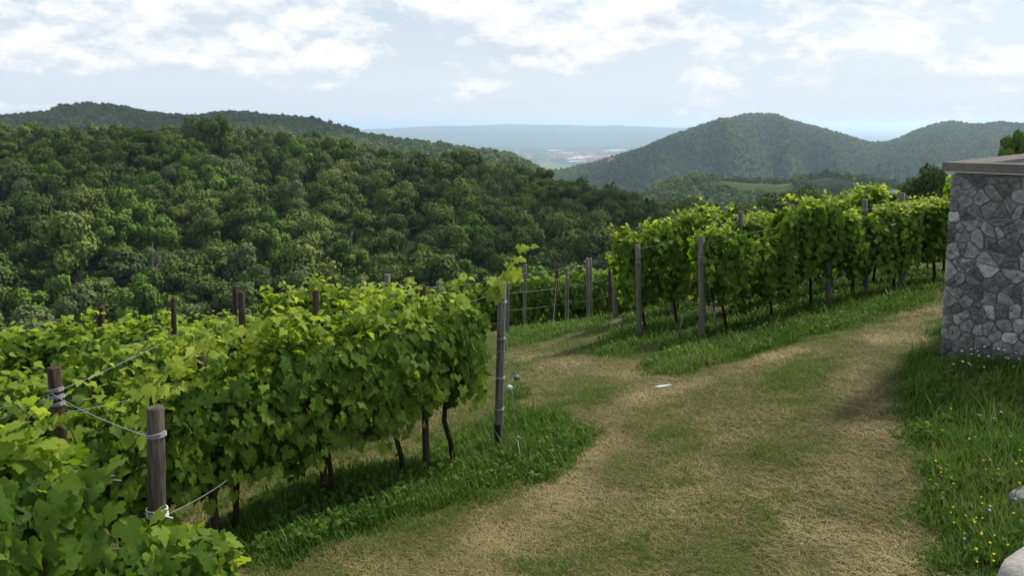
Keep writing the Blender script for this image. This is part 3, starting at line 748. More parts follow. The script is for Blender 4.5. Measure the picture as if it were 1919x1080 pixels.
# ------------------------------------------------------------------ posts
def post(x, y, h, r, lb, dark=False, lean=(0, 0), tar=False, ties=(), group='vineyard posts', cord=None, nm='wooden_post', top=True, seed=0, wood=0):
    """base at the ground, slightly sunk"""
    rg = np.random.default_rng(seed + int(abs(x * 1000 + y * 77)))
    z = H1(x, y); t = empty(nm, (x, y, z)); tag(t, lb, 'post', group)
    a = Acc(); n = 7; zz = np.linspace(-0.3, h, n)
    pts = [(lean[0] * q_ / h + rg.uniform(-1, 1) * .006, lean[1] * q_ / h + rg.uniform(-1, 1) * .006, q_) for q_ in zz]
    rad = np.linspace(r * 1.06, r * .94, n)
    a.tube(pts + [(pts[-1][0], pts[-1][1], h + .006)], list(rad) + [r * .80], 14, True, 0.06, rg)
    link('shaft', a.mesh('shaft', (M_BROWNWOOD if dark else M_MIDWOOD if wood else M_GREYWOOD,), True), t)
    if tar:
        b = Acc(); b.tube([(0, 0, -.3), (lean[0] * .1, lean[1] * .1, .1), (lean[0] * .34 / h, lean[1] * .34 / h, .36)], [r * 1.12, r * 1.1, r * 1.08], 16)
        link('tarred_foot', b.mesh('tarred_foot', (M_TAR,), True), t)
    def ring(zc, m, th, turns, nm_):
        b = Acc(); k = np.linspace(0, turns * 2 * math.pi, turns * 16)
        cx_, cy_ = lean[0] * zc / h, lean[1] * zc / h
        R = r * 1.10
        pz = zc + 0.012 * np.sin(k * .37) + (k / k[-1] - .5) * th * 2.4 * turns
        b.tube(np.c_[cx_ + R * np.cos(k), cy_ + R * np.sin(k), pz], th, 6)
        if nm_ == 'cord_tie':
            b.tube([(cx_ + R * .3, cy_ - R, zc), (cx_ + R * 1.3, cy_ - R * 1.1, zc + .01), (cx_ + R * 2.0, cy_ - R, zc - .005)], th, 6)
        link(nm_, b.mesh(nm_, (m,), True), t)
    for zc in ties: ring(zc, M_WIRE, .0035, 3, 'wire_tie')
    if cord: ring(cord, M_CORD, .0055, 4, 'cord_tie')
    return t
def top_of(x, y, h, lean=(0, 0)): return np.array((x + lean[0], y + lean[1], H1(x, y) + h))

# ------------------------------------------------------------------ vine leaves
_half = [(0.05, -0.03), (0.13, -0.26), (0.30, -0.30), (0.44, -0.16), (0.42, 0.0), (0.56, 0.12), (0.50, 0.30), (0.30, 0.34), (0.33, 0.52), (0.20, 0.62), (0.12, 0.80)]
LEAF_HI = np.array([(0, 0.22)] + _half + [(0, 0.95)] + [(-a, b) for a, b in _half[::-1]])
_hl = [(0.10, -0.2), (0.45, -0.12), (0.52, 0.2), (0.28, 0.45)]
LEAF_LO = np.array([(0, 0.22)] + _hl + [(0, 0.9)] + [(-a, b) for a, b in _hl[::-1]])
def leaf_cloud(C, N, size, rng, tint, hi=True):
    """vine leaves: centre, outward normal; tips hang down"""
    T_ = LEAF_HI if hi else LEAF_LO
    n = len(C); N = N / (np.linalg.norm(N, axis=1, keepdims=True) + 1e-9)
    down = np.tile((0, 0, -1.0), (n, 1)) + rng.normal(size=(n, 3)) * 0.45
    yv = down - (down * N).sum(1, keepdims=True) * N; yv /= np.linalg.norm(yv, axis=1, keepdims=True) + 1e-9
    xv = np.cross(yv, N); s = np.broadcast_to(size, (n,)) * rng.uniform(0.72, 1.22, n)
    px_, py_ = T_[:, 0], T_[:, 1]
    curl = rng.uniform(0.05, 0.5, n)[:, None]; fold = rng.uniform(-0.1, 0.35, n)[:, None]; wav = rng.uniform(-1, 1, (n, 1))
    jx = 1 + rng.uniform(-.08, .08, (n, len(T_)))
    zl = fold * np.abs(px_)[None] - curl * (px_ ** 2 + (py_ - .25) ** 2)[None] + 0.05 * wav * np.sin(px_ * 9 + py_ * 7)[None]
    V = C[:, None, :] + s[:, None, None] * ((px_ * jx)[..., None] * xv[:, None, :] + ((py_ - .25) * jx)[..., None] * yv[:, None, :] + zl[..., None] * N[:, None, :])
    m_ = len(T_); k = np.arange(1, m_); k2 = np.roll(k, -1)
    tri = np.stack([np.zeros(m_ - 1, int), k, k2], 1)
    F_ = (tri[None] + (np.arange(n) * m_)[:, None, None]).reshape(-1, 3)
    luv = np.tile(np.c_[px_, py_, 0 * px_], (n, 1))
    return V.reshape(-1, 3), F_, np.repeat(tint, m_), luv
def vine_geo(rng, L, zb, zt, th, n, size, shoots=10, hi=True, upl=1.0):
    """leaf positions for one vine: x along the row, z above ground"""
    k = int(n * .42)
    s = rng.uniform(-L, L, k); a = rng.uniform(-0.35 * math.pi, 1.35 * math.pi, k)      # around the cross-section, mostly sides and top
    hz_ = (zt - zb) / 2; zc = (zt + zb) / 2
    b1, b2, b3 = rng.uniform(0, 6.28, 3)
    lump = 1 + 0.26 * np.sin(s * 7 + b1 + a * 2) + 0.17 * np.sin(s * 15 + b2 - a * 3) + 0.10 * np.sin(a * 5 + b3)
    rad = rng.uniform(0.62, 1.06, k) * lump
    ca, sa = np.cos(a), np.sin(a); se = np.sign(ca) * np.abs(ca) ** .7; ss = np.sign(sa) * np.abs(sa) ** .7
    env = 1 - .26 * np.abs(s / L) ** 2.5 + .10 * np.sin(s * 9 + b2) + .07 * np.sin(s * 21 + b1)
    C = [np.c_[s, th * se * rad * (.8 + .3 * np.sin(s * 5 + b3)), zc + hz_ * ss * np.minimum(rad, 1.15) * env]]
    N = [np.c_[rng.normal(size=k) * .6, se * .75 + rng.normal(size=k) * .45, 0.55 + np.maximum(sa, 0) * .8 + rng.normal(size=k) * .45]]
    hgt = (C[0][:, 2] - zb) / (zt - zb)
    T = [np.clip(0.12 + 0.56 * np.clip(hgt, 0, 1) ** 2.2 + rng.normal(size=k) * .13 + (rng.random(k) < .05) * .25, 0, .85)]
    cane = []
    m_ = n - k; per = max(4, m_ // max(1, shoots))
    for j in range(shoots):
        s0 = rng.uniform(-L, L); side = rng.choice([-1, 1]); up = rng.random() < 0.5
        u = np.linspace(0, 1, per)
        if up:
            len_ = rng.uniform(.15, .62) * upl; arc = rng.uniform(-.5, .5)
            X = s0 + arc * len_ * u ** 1.5; Yc = side * th * .3 + rng.uniform(-.2, .2) * u; Z = zt - .3 + (len_ + .05) * u - 0.10 * u ** 3
        else:
            X = s0 + rng.uniform(-.35, .35) * u; Yc = side * (th * (.5 + .75 * np.sin(u * 1.9))); Z = zt - .1 + .12 * np.sin(u * 3) - (zt - zb) * rng.uniform(.4, 1.0) * u ** 1.4
        pts = np.c_[X, Yc, Z]; cane.append(pts[::max(1, per // 4)])
        jit = rng.normal(size=(per, 3)) * .045; jit[1::2, 0] += .05; jit[::2, 0] -= .05
        C.append(pts + jit); N.append(np.c_[rng.normal(size=per) * .5, np.full(per, side * (.3 if up else 1.0)) + rng.normal(size=per) * .4, np.full(per, .8 if up else .45)])
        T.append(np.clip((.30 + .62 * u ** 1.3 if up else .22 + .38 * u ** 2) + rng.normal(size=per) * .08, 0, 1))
    C = np.concatenate(C); N = np.concatenate(N); T = np.concatenate(T)
    sz = size * (1 - .38 * np.clip((T - .5) / .5, 0, 1))
    V, F_, tt, luv = leaf_cloud(C, N, sz, rng, T, hi)
    return V, F_, tt, luv, cane
def vine_wood(rng, zc, L, cane, r=0.028):
    a = Acc(); lx, ly = rng.uniform(-.12, .12, 2)
    p = [(0, 0, -.15), (lx * .4, ly * .3, zc * .3), (lx * 1.2, ly * .6, zc * .62), (lx * .7, ly * .3, zc)]
    a.tube(p, [r * 1.35, r * 1.0, r * 1.05, r * .9], 9, True, .14, rng)
    for sg in (-1, 1):
        a.tube([(lx * .7, ly * .3, zc - .02), (lx * .7 + sg * .15, ly * .2, zc + .06), (sg * L * .9, 0, zc + .07 + rng.uniform(-.03, .03))], [r * .8, r * .55, r * .35], 7, True, .1, rng)
    b = Acc()
    for c_ in cane:
        if len(c_) > 2: a.tube(c_, np.linspace(.005, .002, len(c_)), 4, False)
    return a
def make_vine(x, y, ang, rng, lb, group, L=.62, zb=.5, zt=2.05, th=.34, n=1000, size=.15, shoots=14, hi=True, tilt=0.0, r=.028, proto=None, upl=1.0):
    z = H1(x, y); t = empty('grape_vine', (x, y, z), ang)
    t.rotation_euler = (0, -tilt, ang); tag(t, lb, 'vine', group)
    if proto is None:
        V, F_, tt, luv, cane = vine_geo(rng, L, zb, zt, th, n, size, shoots, hi, upl)
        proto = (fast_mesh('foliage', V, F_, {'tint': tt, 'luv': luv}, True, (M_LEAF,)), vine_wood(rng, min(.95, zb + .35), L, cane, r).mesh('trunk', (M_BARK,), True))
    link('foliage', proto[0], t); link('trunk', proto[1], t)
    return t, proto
def wire(pts, lb, r=.0022, group='trellis wires', nm='trellis_wire', mat=None):
    a = Acc(); P_ = []
    pts = [np.asarray(p, float) for p in pts]
    for i in range(len(pts) - 1):
        n = 8
        for j in range(n): 
            u = j / n; p = pts[i] * (1 - u) + pts[i + 1] * u; d = np.linalg.norm(pts[i + 1] - pts[i]); p = p - np.array((0, 0, .012 * d * 4 * u * (1 - u))); P_.append(p)
    r = min(r, .003); P_.append(pts[-1]); o = P_[0].copy(); a.tube(np.array(P_) - o, r, 5, False)
    ob = link(nm, a.mesh(nm, (mat or M_WIRE,), True), None, tuple(o)); tag(ob, lb, 'wire', group); return ob

dA = np.array((.773, .635)); nA = np.array((-.635, .773)); ENDA = np.array((-.13, 9.4))
angA = math.atan2(-dA[1], -dA[0])
def slope_tilt(x, y, d): 
    e = .5; return math.atan2(H1(x + d[0] * e, y + d[1] * e) - H1(x - d[0] * e, y - d[1] * e), 2 * e)
ORD = ['first', 'second', 'third', 'fourth', 'fifth', 'sixth', 'seventh', 'eighth', 'ninth', 'tenth', 'eleventh', 'twelfth', 'thirteenth', 'fourteenth', 'fifteenth']
# --- front left row (row A), counted from its tarred end post
rv = np.random.default_rng(101)
rowA = [(0.72, dict(zb=.72, zt=1.80, L=.40, n=1400, th=.24, shoots=26)), (1.40, dict(zb=.72, zt=1.80, n=2600)), (2.3, dict(zb=.66, zt=1.70, n=2800)), (3.35, dict(zb=.52, zt=1.62, n=2300)), (4.35, dict(zb=.50, zt=1.46, n=1900)), (5.3, dict(zb=.45, zt=1.05, n=1000)), (6.3, dict(zb=.5, zt=1.15, n=900))]
fA = ['thin leafy vine right beside the tarred end post', 'dense vine second from the tarred end post, trunk beside a brown post', 'broad dense vine over a slim trunk, third from the tarred end post', 'vine above a thick dark trunk left of the row middle, with pale shoots', 'vine behind the thick cut post with the white cord tie',
      'low vine wrapped round the leaning wired post', 'vine left of the leaning wired post at the frame edge']
for (s, kw), lb in zip(rowA, fA):
    p = ENDA - dA * s; kw = dict(dict(size=.114, shoots=72, th=.31, upl=1.3), **kw)
    make_vine(p[0], p[1], angA, rv, lb, 'vines of the front left row', tilt=-slope_tilt(p[0], p[1], -dA) * 1, **kw)
# --- nearest row (row 0) at the lower left corner
make_vine(-2.90, 3.92, angA, rv, 'big-leaved vine filling the lower left corner', 'vines of the nearest row', L=.52, zb=.4, zt=1.92, n=1600, size=.135, th=.36, shoots=34)
make_vine(-2.06, 4.34, angA, rv, 'low big-leaved vine in front of the cut post with the white cord', 'vines of the nearest row', L=.30, zb=.4, zt=1.40, n=900, size=.125, th=.24, shoots=14, upl=.25)
make_vine(-3.5, 3.5, angA, rv, 'nearest vine at the very edge of the lower left corner', 'vines of the nearest row', L=.5, zb=.4, zt=1.8, n=700, size=.135, th=.36, shoots=12)
# --- rows behind on the left; shared vine kinds
def kinds(seed, k, **kw):
    rg = np.random.default_rng(seed); out = []
    for i in range(k):
        V, F_, tt, luv, cane = vine_geo(rg, kw['L'], kw['zb'], kw['zt'], kw['th'], kw['n'], kw['size'], kw['shoots'], kw['hi'])
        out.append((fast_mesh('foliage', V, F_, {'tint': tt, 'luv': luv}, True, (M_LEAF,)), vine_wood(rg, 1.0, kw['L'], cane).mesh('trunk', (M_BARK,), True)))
    return out
K_MID = kinds(7, 6, L=.62, zb=.60, zt=1.72, th=.32, n=1900, size=.12, shoots=48, hi=False)
K_TALL = kinds(8, 7, L=.46, zb=.50, zt=1.84, th=.36, n=1700, size=.125, shoots=46, hi=False)
K_FAR = kinds(9, 4, L=.75, zb=.35, zt=1.95, th=.42, n=1000, size=.17, shoots=24, hi=False)
def vine_row(end, d, s_list, kind, names, group, rg, jit=.05):
    ang = math.atan2(d[1], d[0])
    for i, s in enumerate(s_list):
        p = end + d * s + rg.uniform(-jit, jit, 2); lb = names(i, len(s_list))
        fl = math.pi if rg.random() < .5 else 0
        t, _ = make_vine(p[0], p[1], ang + fl, rg, lb, group, proto=kind[int(rg.integers(len(kind)))], tilt=slope_tilt(p[0], p[1], d) * (1 if not fl else -1))
        t.scale = (rg.uniform(.92, 1.08), rg.uniform(.8, 1.2), rg.uniform(.80, 1.13) * (1.12 if 'second row' in group and 'upper' in group and i < 3 else 1.06 if 'upper' in group and i >= 4 else 1))
rg = np.random.default_rng(55)
ENDB = ENDA + nA * 2.1; ENDC = np.array((-2.1, 13.4)); ENDD = ENDA + nA * 6.3 + dA * 1.6; ENDE = ENDA + nA * 8.6 + dA * 4.2
def nm_row(which, ref):
    return lambda i, n: '%s vine of %s, counted from its %s' % (ORD[i] if i < 15 else 'last', which, ref)
vine_row(ENDB, -dA, [.5 + 1.08 * i for i in range(8)], K_MID, nm_row('the second left row', 'uphill end'), 'vines of the second left row', rg)
vine_row(ENDC, -dA, [.4 + 1.15 * i for i in range(11)], K_MID, nm_row('the third left row', 'grey wire post'), 'vines of the third left row', rg)
vine_row(ENDD, -dA, [.4 + 1.25 * i for i in range(10)], K_MID, nm_row('the fourth left row', 'uphill end'), 'vines of the fourth left row', rg)
vine_row(ENDE, -dA, [.4 + 1.3 * i for i in range(9)], K_FAR, nm_row('the fifth left row', 'uphill end'), 'vines of the fifth left row', rg)
# --- lower middle row behind the bare posts
dF = np.array((.985, .17)); ENDF = np.array((-3.2, 28.2))
vine_row(ENDF, dF, [0.2 + 1.0 * i for i in range(9)], K_FAR, nm_row('the lower middle row', 'left end'), 'vines of the lower middle row', rg)
vine_row(ENDF + np.array((1.0, 2.0)), dF, [0.2 + 1.1 * i for i in range(8)], K_FAR, nm_row('the farthest middle row', 'left end'), 'vines of the farthest middle row', rg)
# --- right block
dR = np.array((.966, .258)); nR = np.array((-.258, .966)); E1 = np.array((3.8, 15.6))
vine_row(E1, dR, [.55 + .98 * i for i in range(8)], K_TALL, nm_row('the upper front row', 'tall end post'), 'vines of the upper front row', rg)
E2 = np.array((2.45, 17.1)); vine_row(E2, dR, [.5, 1.3, 2.2] + [3.1 + 1.05 * i for i in range(7)], K_TALL, nm_row('the upper second row', 'left end'), 'vines of the upper second row', rg)
E3 = E2 + nR * 2.3 + dR * 1.3; vine_row(E3, dR, [.1 + 1.1 * i for i in range(10)], K_TALL, nm_row('the upper third row', 'left end'), 'vines of the upper third row', rg)
E4 = E3 + nR * 2.4 + dR * 1.6; vine_row(E4, dR, [.1 + 1.15 * i for i in range(9)], K_MID, nm_row('the upper fourth row', 'left end'), 'vines of the upper fourth row', rg)

# ------------------------------------------------------------------ the posts, each placed where it stands
def base_from(px, Y): return ratio(px, 800)[0] * 0 + (px - 960) / F, Y
def post_px(pxt, pyt, Y, pxb, h, r, lb, **kw):
    """top seen at (pxt, pyt) at distance Y; foot below pxb; height h or down to the ground"""
    a, b = ratio(pxt, pyt); xt, zt_ = a * Y, b * Y
    zb_ = H1(xt, Y); hh = zt_ - zb_
    pyb = px_of(xt, Y, zb_)[1]; xb = ratio(pxb, pyb)[0] * Y
    hh = zt_ - H1(xb, Y)
    return post(xb, Y, hh, r, lb, lean=(xt - xb, 0), **kw), np.array((xb, Y, hh, xt - xb))
PO = {}
PO['A0'] = post_px(942, 530, 9.4, 934, 2.1, .052, 'tall grey end post with a black tarred foot', tar=True, ties=(.55, .95, 1.45, 1.9))[1]
PO['A1'] = post_px(793, 536, 8.75, 799, 2.1, .04, 'brown post rising out of the vines next to the tarred end post', dark=True, ties=(1.35,))[1]
PO['A2'] = post_px(592, 545, 8.1, 608, 2.1, .036, 'thin flaking brown post standing up in the middle of the front row', dark=True)[1]
PO['A3'] = post_px(377, 668, 7.2, 405, 1.8, .04, 'leaning cracked brown post above the thick dark vine trunk', dark=True, ties=(1.2,))[1]
PO['A4'] = post_px(100, 690, 6.2, 150, 2.0, .054, 'leaning round post wound with many turns of wire', dark=True, ties=(1.86, 1.80, 1.74, 1.15))[1]
PO['N0'] = post_px(291, 765, 4.6, 303, 2.0, .055, 'thick grey-brown sawn post with a white cord tied round it', wood=1, ties=(1.94,), cord=1.42)[1]
PO['C0'] = post_px(727, 515, 13.4, 729, 2.1, .055, 'tall grey wire post above the end of the third left row', ties=(1.4, 1.1))[1]
post_px(736, 548, 12.9, 737, 1.8, .05, 'shorter grey post just right of the tall wire post')
post_px(680, 521, 15.2, 680, 2.1, .06, 'grey post top behind the vines left of the tall wire post')
PO['C3'] = post_px(190, 576, 10.6, 192, 2.0, .045, 'brown post top at the far left above the vines', dark=True)[1]
post_px(326, 560, 11.4, 328, 2.0, .04, 'brown post top between the two left groups of posts', dark=True)
post_px(440, 537, 12.2, 442, 2.0, .04, 'thin dark post top behind the second row', dark=True)
PO['B1'] = post_px(453, 548, 9.5, 462, 2.0, .04, 'dark brown post in the second left row beside the thin post top', dark=True)[1]
post_px(822, 528, 19.5, 823, 2.0, .06, 'grey post top just left of the tarred end post, behind wires')
# lower middle posts
for (pt, yt, Y, pb, r, lb) in [(952, 529, 24.5, 951, .055, 'grey post just behind the tarred end post with wires running right'), (985, 496, 27.5, 983, .055, 'slim grey post standing before the lower middle row'),
                               (1045, 495, 27, 1038, .05, 'thin leaning brown-grey post before the lower middle row'), (1063, 502, 25.6, 1063, .06, 'stout grey post in the middle of the lower row'),
                               (1101, 484, 28, 1103, .055, 'left one of two thin posts standing close together'), (1107, 484, 28.4, 1108, .055, 'right one of two thin posts standing close together'),
                               (1143, 490, 24.5, 1143, .05, 'dark thin post left of the grey end post of the third upper row'), (1154, 462, 22.2, 1154, .07, 'grey end post at the left end of the third upper row'),
                               (1195, 459, 16.7, 1199, .055, 'grey post wound with wire at the left end of the second upper row'),
                               (1262, 424, 19.3, 1262, .06, 'grey post top above the second upper row'), (1315, 444, 15.3, 1316, .062, 'tall pale end post of the upper front row'),
                               (1388, 396, 17.6, 1390, .055, 'thin pale post rising behind the upper front row'), (1484, 384, 20.8, 1484, .07, 'grey post top far behind the upper front row'), (1530, 374, 22.5, 1530, .075, 'grey post top right of the farther grey top'),
                               (1552, 402, 16.2, 1553, .06, 'stumpy grey post inside the upper front row'), (1621, 374, 16.8, 1622, .06, 'grey post right of the stumpy one in the upper front row'), (1691, 362, 17.0, 1690, .065, 'tallest grey post near the stone building')]:
    drk = 'brown' in lb or 'dark' in lb
    _, PO[pt] = post_px(pt, yt, Y, pb, 2, r, lb, dark=drk, ties=(1.6,) if pt in (952, 1063, 1154, 1195, 1315) else ())
# ------------------------------------------------------------------ wires
def at_post(k, z): b = PO[k]; return np.array((b[0] + b[3] * z / b[2], b[1] - .06, H1(b[0], b[1]) + z))
def on_row(end, d, s, z): p = end + d * s; return np.array((p[0], p[1], H1(p[0], p[1]) + z))
for z, w_ in ((1.66, 'top'), (1.3, 'middle'), (.98, 'low')):
    wire([at_post('A0', z), at_post('A1', z), at_post('A2', z), at_post('A3', min(z, 1.6)), at_post('A4', z)], '%s wire strung along the front left row' % w_)
a4 = at_post('A4', 1.84)
wire([a4, at_post('N0', 1.94)], 'wire slanting from the leaning post down to the sawn post', .004)
wire([a4, np.array((-4.6, 5.5, a4[2] - .12))], 'upper wire leaving the leaning post to the left', .003)
wire([a4 - np.array((0, 0, .04)), np.array((-4.6, 5.4, a4[2] - .28))], 'second wire leaving the leaning post to the left', .003)
wire([a4 - np.array((0, 0, .1)), np.array((-4.7, 5.3, a4[2] - .42))], 'third wire leaving the leaning post to the left', .003)
wire([a4, on_row(ENDA, -dA, 3.9, 2.02)], 'wire rising from the leaning post to the right over the vines', .003)
for k_ in range(3): wire([at_post('A4', 1.15 + .02 * k_), at_post('A4', 1.15 + .02 * k_) + np.array((.62 - .05 * k_, -.25, .06 + .02 * k_))], 'one of three short white cords from the leaning post', .004, 'short white cords', 'cord', M_CORD)
wire([at_post('N0', 1.40), on_row(ENDA, -dA, 3.3, .62)], 'wire running back from the white cord to the dark trunk', .003)
wire([at_post('N0', 1.2), on_row(ENDA, -dA, 5.4, .75)], 'wire running left from the sawn post through the leaves', .003)
for z, w_ in ((2.0, 'top'), (1.55, 'second')):
    wire([on_row(ENDC, -dA, 9, z - .5), on_row(ENDC, -dA, 5, z - .45), at_post('C0', z), np.array((-1.35, 18.5, -3.72 - (2 - z) * 1.1)), at_post(952, min(z, 1.9))], '%s wire passing the tall grey wire post' % w_, .004)
for z, w_ in ((1.9, 'top'), (1.3, 'middle'), (.75, 'low')):
    wire([at_post(952, z), at_post(1063, z), at_post(1143, z), at_post(1154, z)], '%s wire between the bare posts of the lower row' % w_, .004)
    wire([at_post(1315, z), on_row(E1, dR, 3, z), on_row(E1, dR, 7, z)], '%s wire of the upper front row' % w_)
    wire([at_post(1195, z), on_row(E2, dR, 3, z), on_row(E2, dR, 8, z)], '%s wire of the upper second row' % w_)
# anchor rods and stakes
def rod(p0, p1, r, lb, nm, mat, loop=False, cat='stake', group=None):
    a = Acc(); p0 = np.asarray(p0, float); p1 = np.asarray(p1, float)
    t = empty(nm, tuple(p0)); tag(t, lb, cat, group)
    a.tube([(0, 0, 0), tuple((p1 - p0) * .5), tuple(p1 - p0)], r, 8); link('shaft', a.mesh('shaft', (mat,), True), t)
    b = Acc(); k = np.linspace(0, 2 * math.pi, 20)
    R = .028 if loop else r * 1.6; c_ = p1 - p0 + np.array((0, 0, R if loop else 0))
    b.tube(np.c_[c_[0] + R * np.cos(k), c_[1] + 0 * k, c_[2] + R * np.sin(k)] if loop else np.array([c_ - (0, 0, .02), c_ + (0, 0, .02)]), r * (.7 if loop else 1.5), 8)
    link('eye' if loop else 'cap', b.mesh('eye', (mat,), True), t); return t
def gp(px, py): x, y = G(px, py); return np.array((x, y, H1(x, y)))
g = gp(980, 872); t_ = g + np.array((-.06, .05, .27)); rod(g - (0, 0, .1), t_, .007, 'galvanised ground anchor with an eye beside the tarred post', 'ground_anchor', M_WIRE, True, 'anchor')
wire([t_ + (0, 0, .05), at_post('A0', 1.9)], 'thin guy wire from the ground anchor to the tarred post', .002)
for (pb, yb, pt, yt, lb) in [(1162, 628, 1168, 592, 'short blue-grey stake left of the second upper row'), (1270, 640, 1282, 582, 'blue-grey stake leaning left of the tall end post'), (1350, 632, 1334, 570, 'blue-grey stake leaning right of the tall end post'), (1122, 596, 1131, 560, 'small blue-grey stake before the lower middle row')]:
    g = gp(pb, yb); a_, b_ = ratio(pt, yt); e = np.array((a_ * g[1], g[1], b_ * g[1])); rod(g - (0, 0, .1), e, .02, lb, 'anchor_stake', M_STAKE, group='blue-grey anchor stakes')
    if 'tall end' in lb: wire([e, at_post(1315, 1.9)], 'guy wire from the %s to the tall end post' % ('left stake' if 'left' in lb else 'right stake'), .002)
wire([gp(1036, 622), at_post(1045, 1.7)], 'guy wire beside the thin leaning post', .003)
# two small hanging wire reels beyond the tarred post, a scrap of paper
def reel(px, py, lb, m2):
    g = gp(px, py + 12); t = empty('wire_weight', tuple(g)); tag(t, lb, 'wire tensioner', None)
    a = Acc(); a.tube([(0, 0, .05), (0, 0, .075), (0, 0, .13), (0, 0, .15)], [.02, .05, .05, .02], 12); link('body', a.mesh('body', (m2,), True), t)
    b = Acc(); b.tube([(0, 0, -.02), (0, 0, .2)], .005, 6); link('pin', b.mesh('pin', (M_WIRE,), True), t)
reel(969, 708, 'round grey wire tensioner standing in the grass past the tarred post', M_STAKE); reel(955, 728, 'pale blue and white tensioner left of the grey one', M_WHITE)
g = gp(1243, 729); a = Acc(); a.prism([(-.13, -.03), (-.02, -.05), (.14, .02), (.1, .06), (-.05, .04)], .01, [.03, .035, .05, .04, .03])
tag(link('paper_scrap', a.mesh('paper_scrap', (M_WHITE,)), None, tuple(g)), 'crumpled white paper scrap lying on the mown path', 'litter')

# the shoot that curls away from the tarred post and the pale shoot over the front row
def shoot(pts, n, lb, size, seed, tn=.8):
    rg = np.random.default_rng(seed); pts = [np.asarray(p, float) for p in pts]; o = pts[0]
    k = len(pts); u = np.linspace(0, k - 1.001, 40); i = u.astype(int); f = (u - i)[:, None]
    Pn = np.array([pts[j] for j in i]) * (1 - f) + np.array([pts[j + 1] for j in i]) * f - o
    t = empty('vine_shoot', tuple(o)); tag(t, lb, 'vine shoot')
    a = Acc(); a.tube(Pn, np.linspace(.005, .002, 40), 5); link('cane', a.mesh('cane', (M_BARK,), True), t)
    id_ = np.linspace(1, 39, n).astype(int); C = Pn[id_] + rg.normal(size=(n, 3)) * .04 - np.array((0, 0, .02))
    N = np.c_[rg.normal(size=n) * .5, -.7 + rg.normal(size=n) * .3, .7 + rg.normal(size=n) * .2]
    V, F_, tt, luv = leaf_cloud(C, N, size * np.linspace(1.1, .45, n), rg, np.clip(tn + rg.normal(size=n) * .06 + np.linspace(-.1, .15, n), 0, 1), True)
    link('leaves', fast_mesh('leaves', V, F_, {'tint': tt, 'luv': luv}, True, (M_LEAF,)), t)
shoot([P(925, 545, 9.35), P(945, 510, 9.3), P(962, 485, 9.3), P(985, 470, 9.3), P(1008, 458, 9.3)], 13, 'curling vine shoot with yellow-green leaves above the tarred post', .155, 3, .88)
shoot([P(925, 560, 9.3), P(935, 530, 9.25), P(950, 512, 9.25)], 9, 'leafy vine shoot hugging the top of the tarred post', .15, 4, .7)
shoot([P(330, 690, 6.9), P(390, 640, 7.0), P(440, 612, 7.1), P(520, 592, 7.3), P(575, 585, 7.6)], 15, 'long pale yellow-green shoot stretched along the top wire', .15, 5, .92)
shoot([P(250, 765, 6.0), P(310, 700, 6.3), P(360, 665, 6.6), P(400, 640, 6.9)], 14, 'pale broad-leaved shoot left of the cracked post', .16, 6, .88)
shoot([P(150, 850, 5.6), P(135, 810, 5.6), P(110, 780, 5.7), P(95, 765, 5.7)], 7, 'small shoot climbing the leaning wired post', .13, 7, .75)
shoot([P(215, 870, 5.2), P(255, 830, 5.2), P(240, 800, 5.3), P(262, 790, 5.3)], 8, 'shoot between the two nearest posts', .15, 8, .6)
shoot([P(1160, 640, 16.9), P(1150, 628, 16.9), P(1145, 615, 16.9)], 8, 'low leafy shoot at the foot of the second upper row', .15, 9, .7)

# ------------------------------------------------------------------ stone building at the right
C0 = np.array((5.46, 10.05)); e1 = np.array((.72, -.694)); e2 = np.array((.694, .72))
zB = -3.35; zTop = -.60
bld = empty('stone_building', (C0[0], C0[1], H1(*C0))); tag(bld, 'low rubble stone building with a grey coping at the right edge', 'building')
zo = H1(*C0); WL, WD = 4.2, 5.0
a = Acc(); a.prism([e1 * .02 + e2 * .032, e1 * WL + e2 * .032, e1 * WL + e2 * WD, e2 * WD + e1 * .02], zB - zo - .5, zTop - zo); link('mortar_core', a.mesh('mortar_core', (M_MORTAR,)), bld)
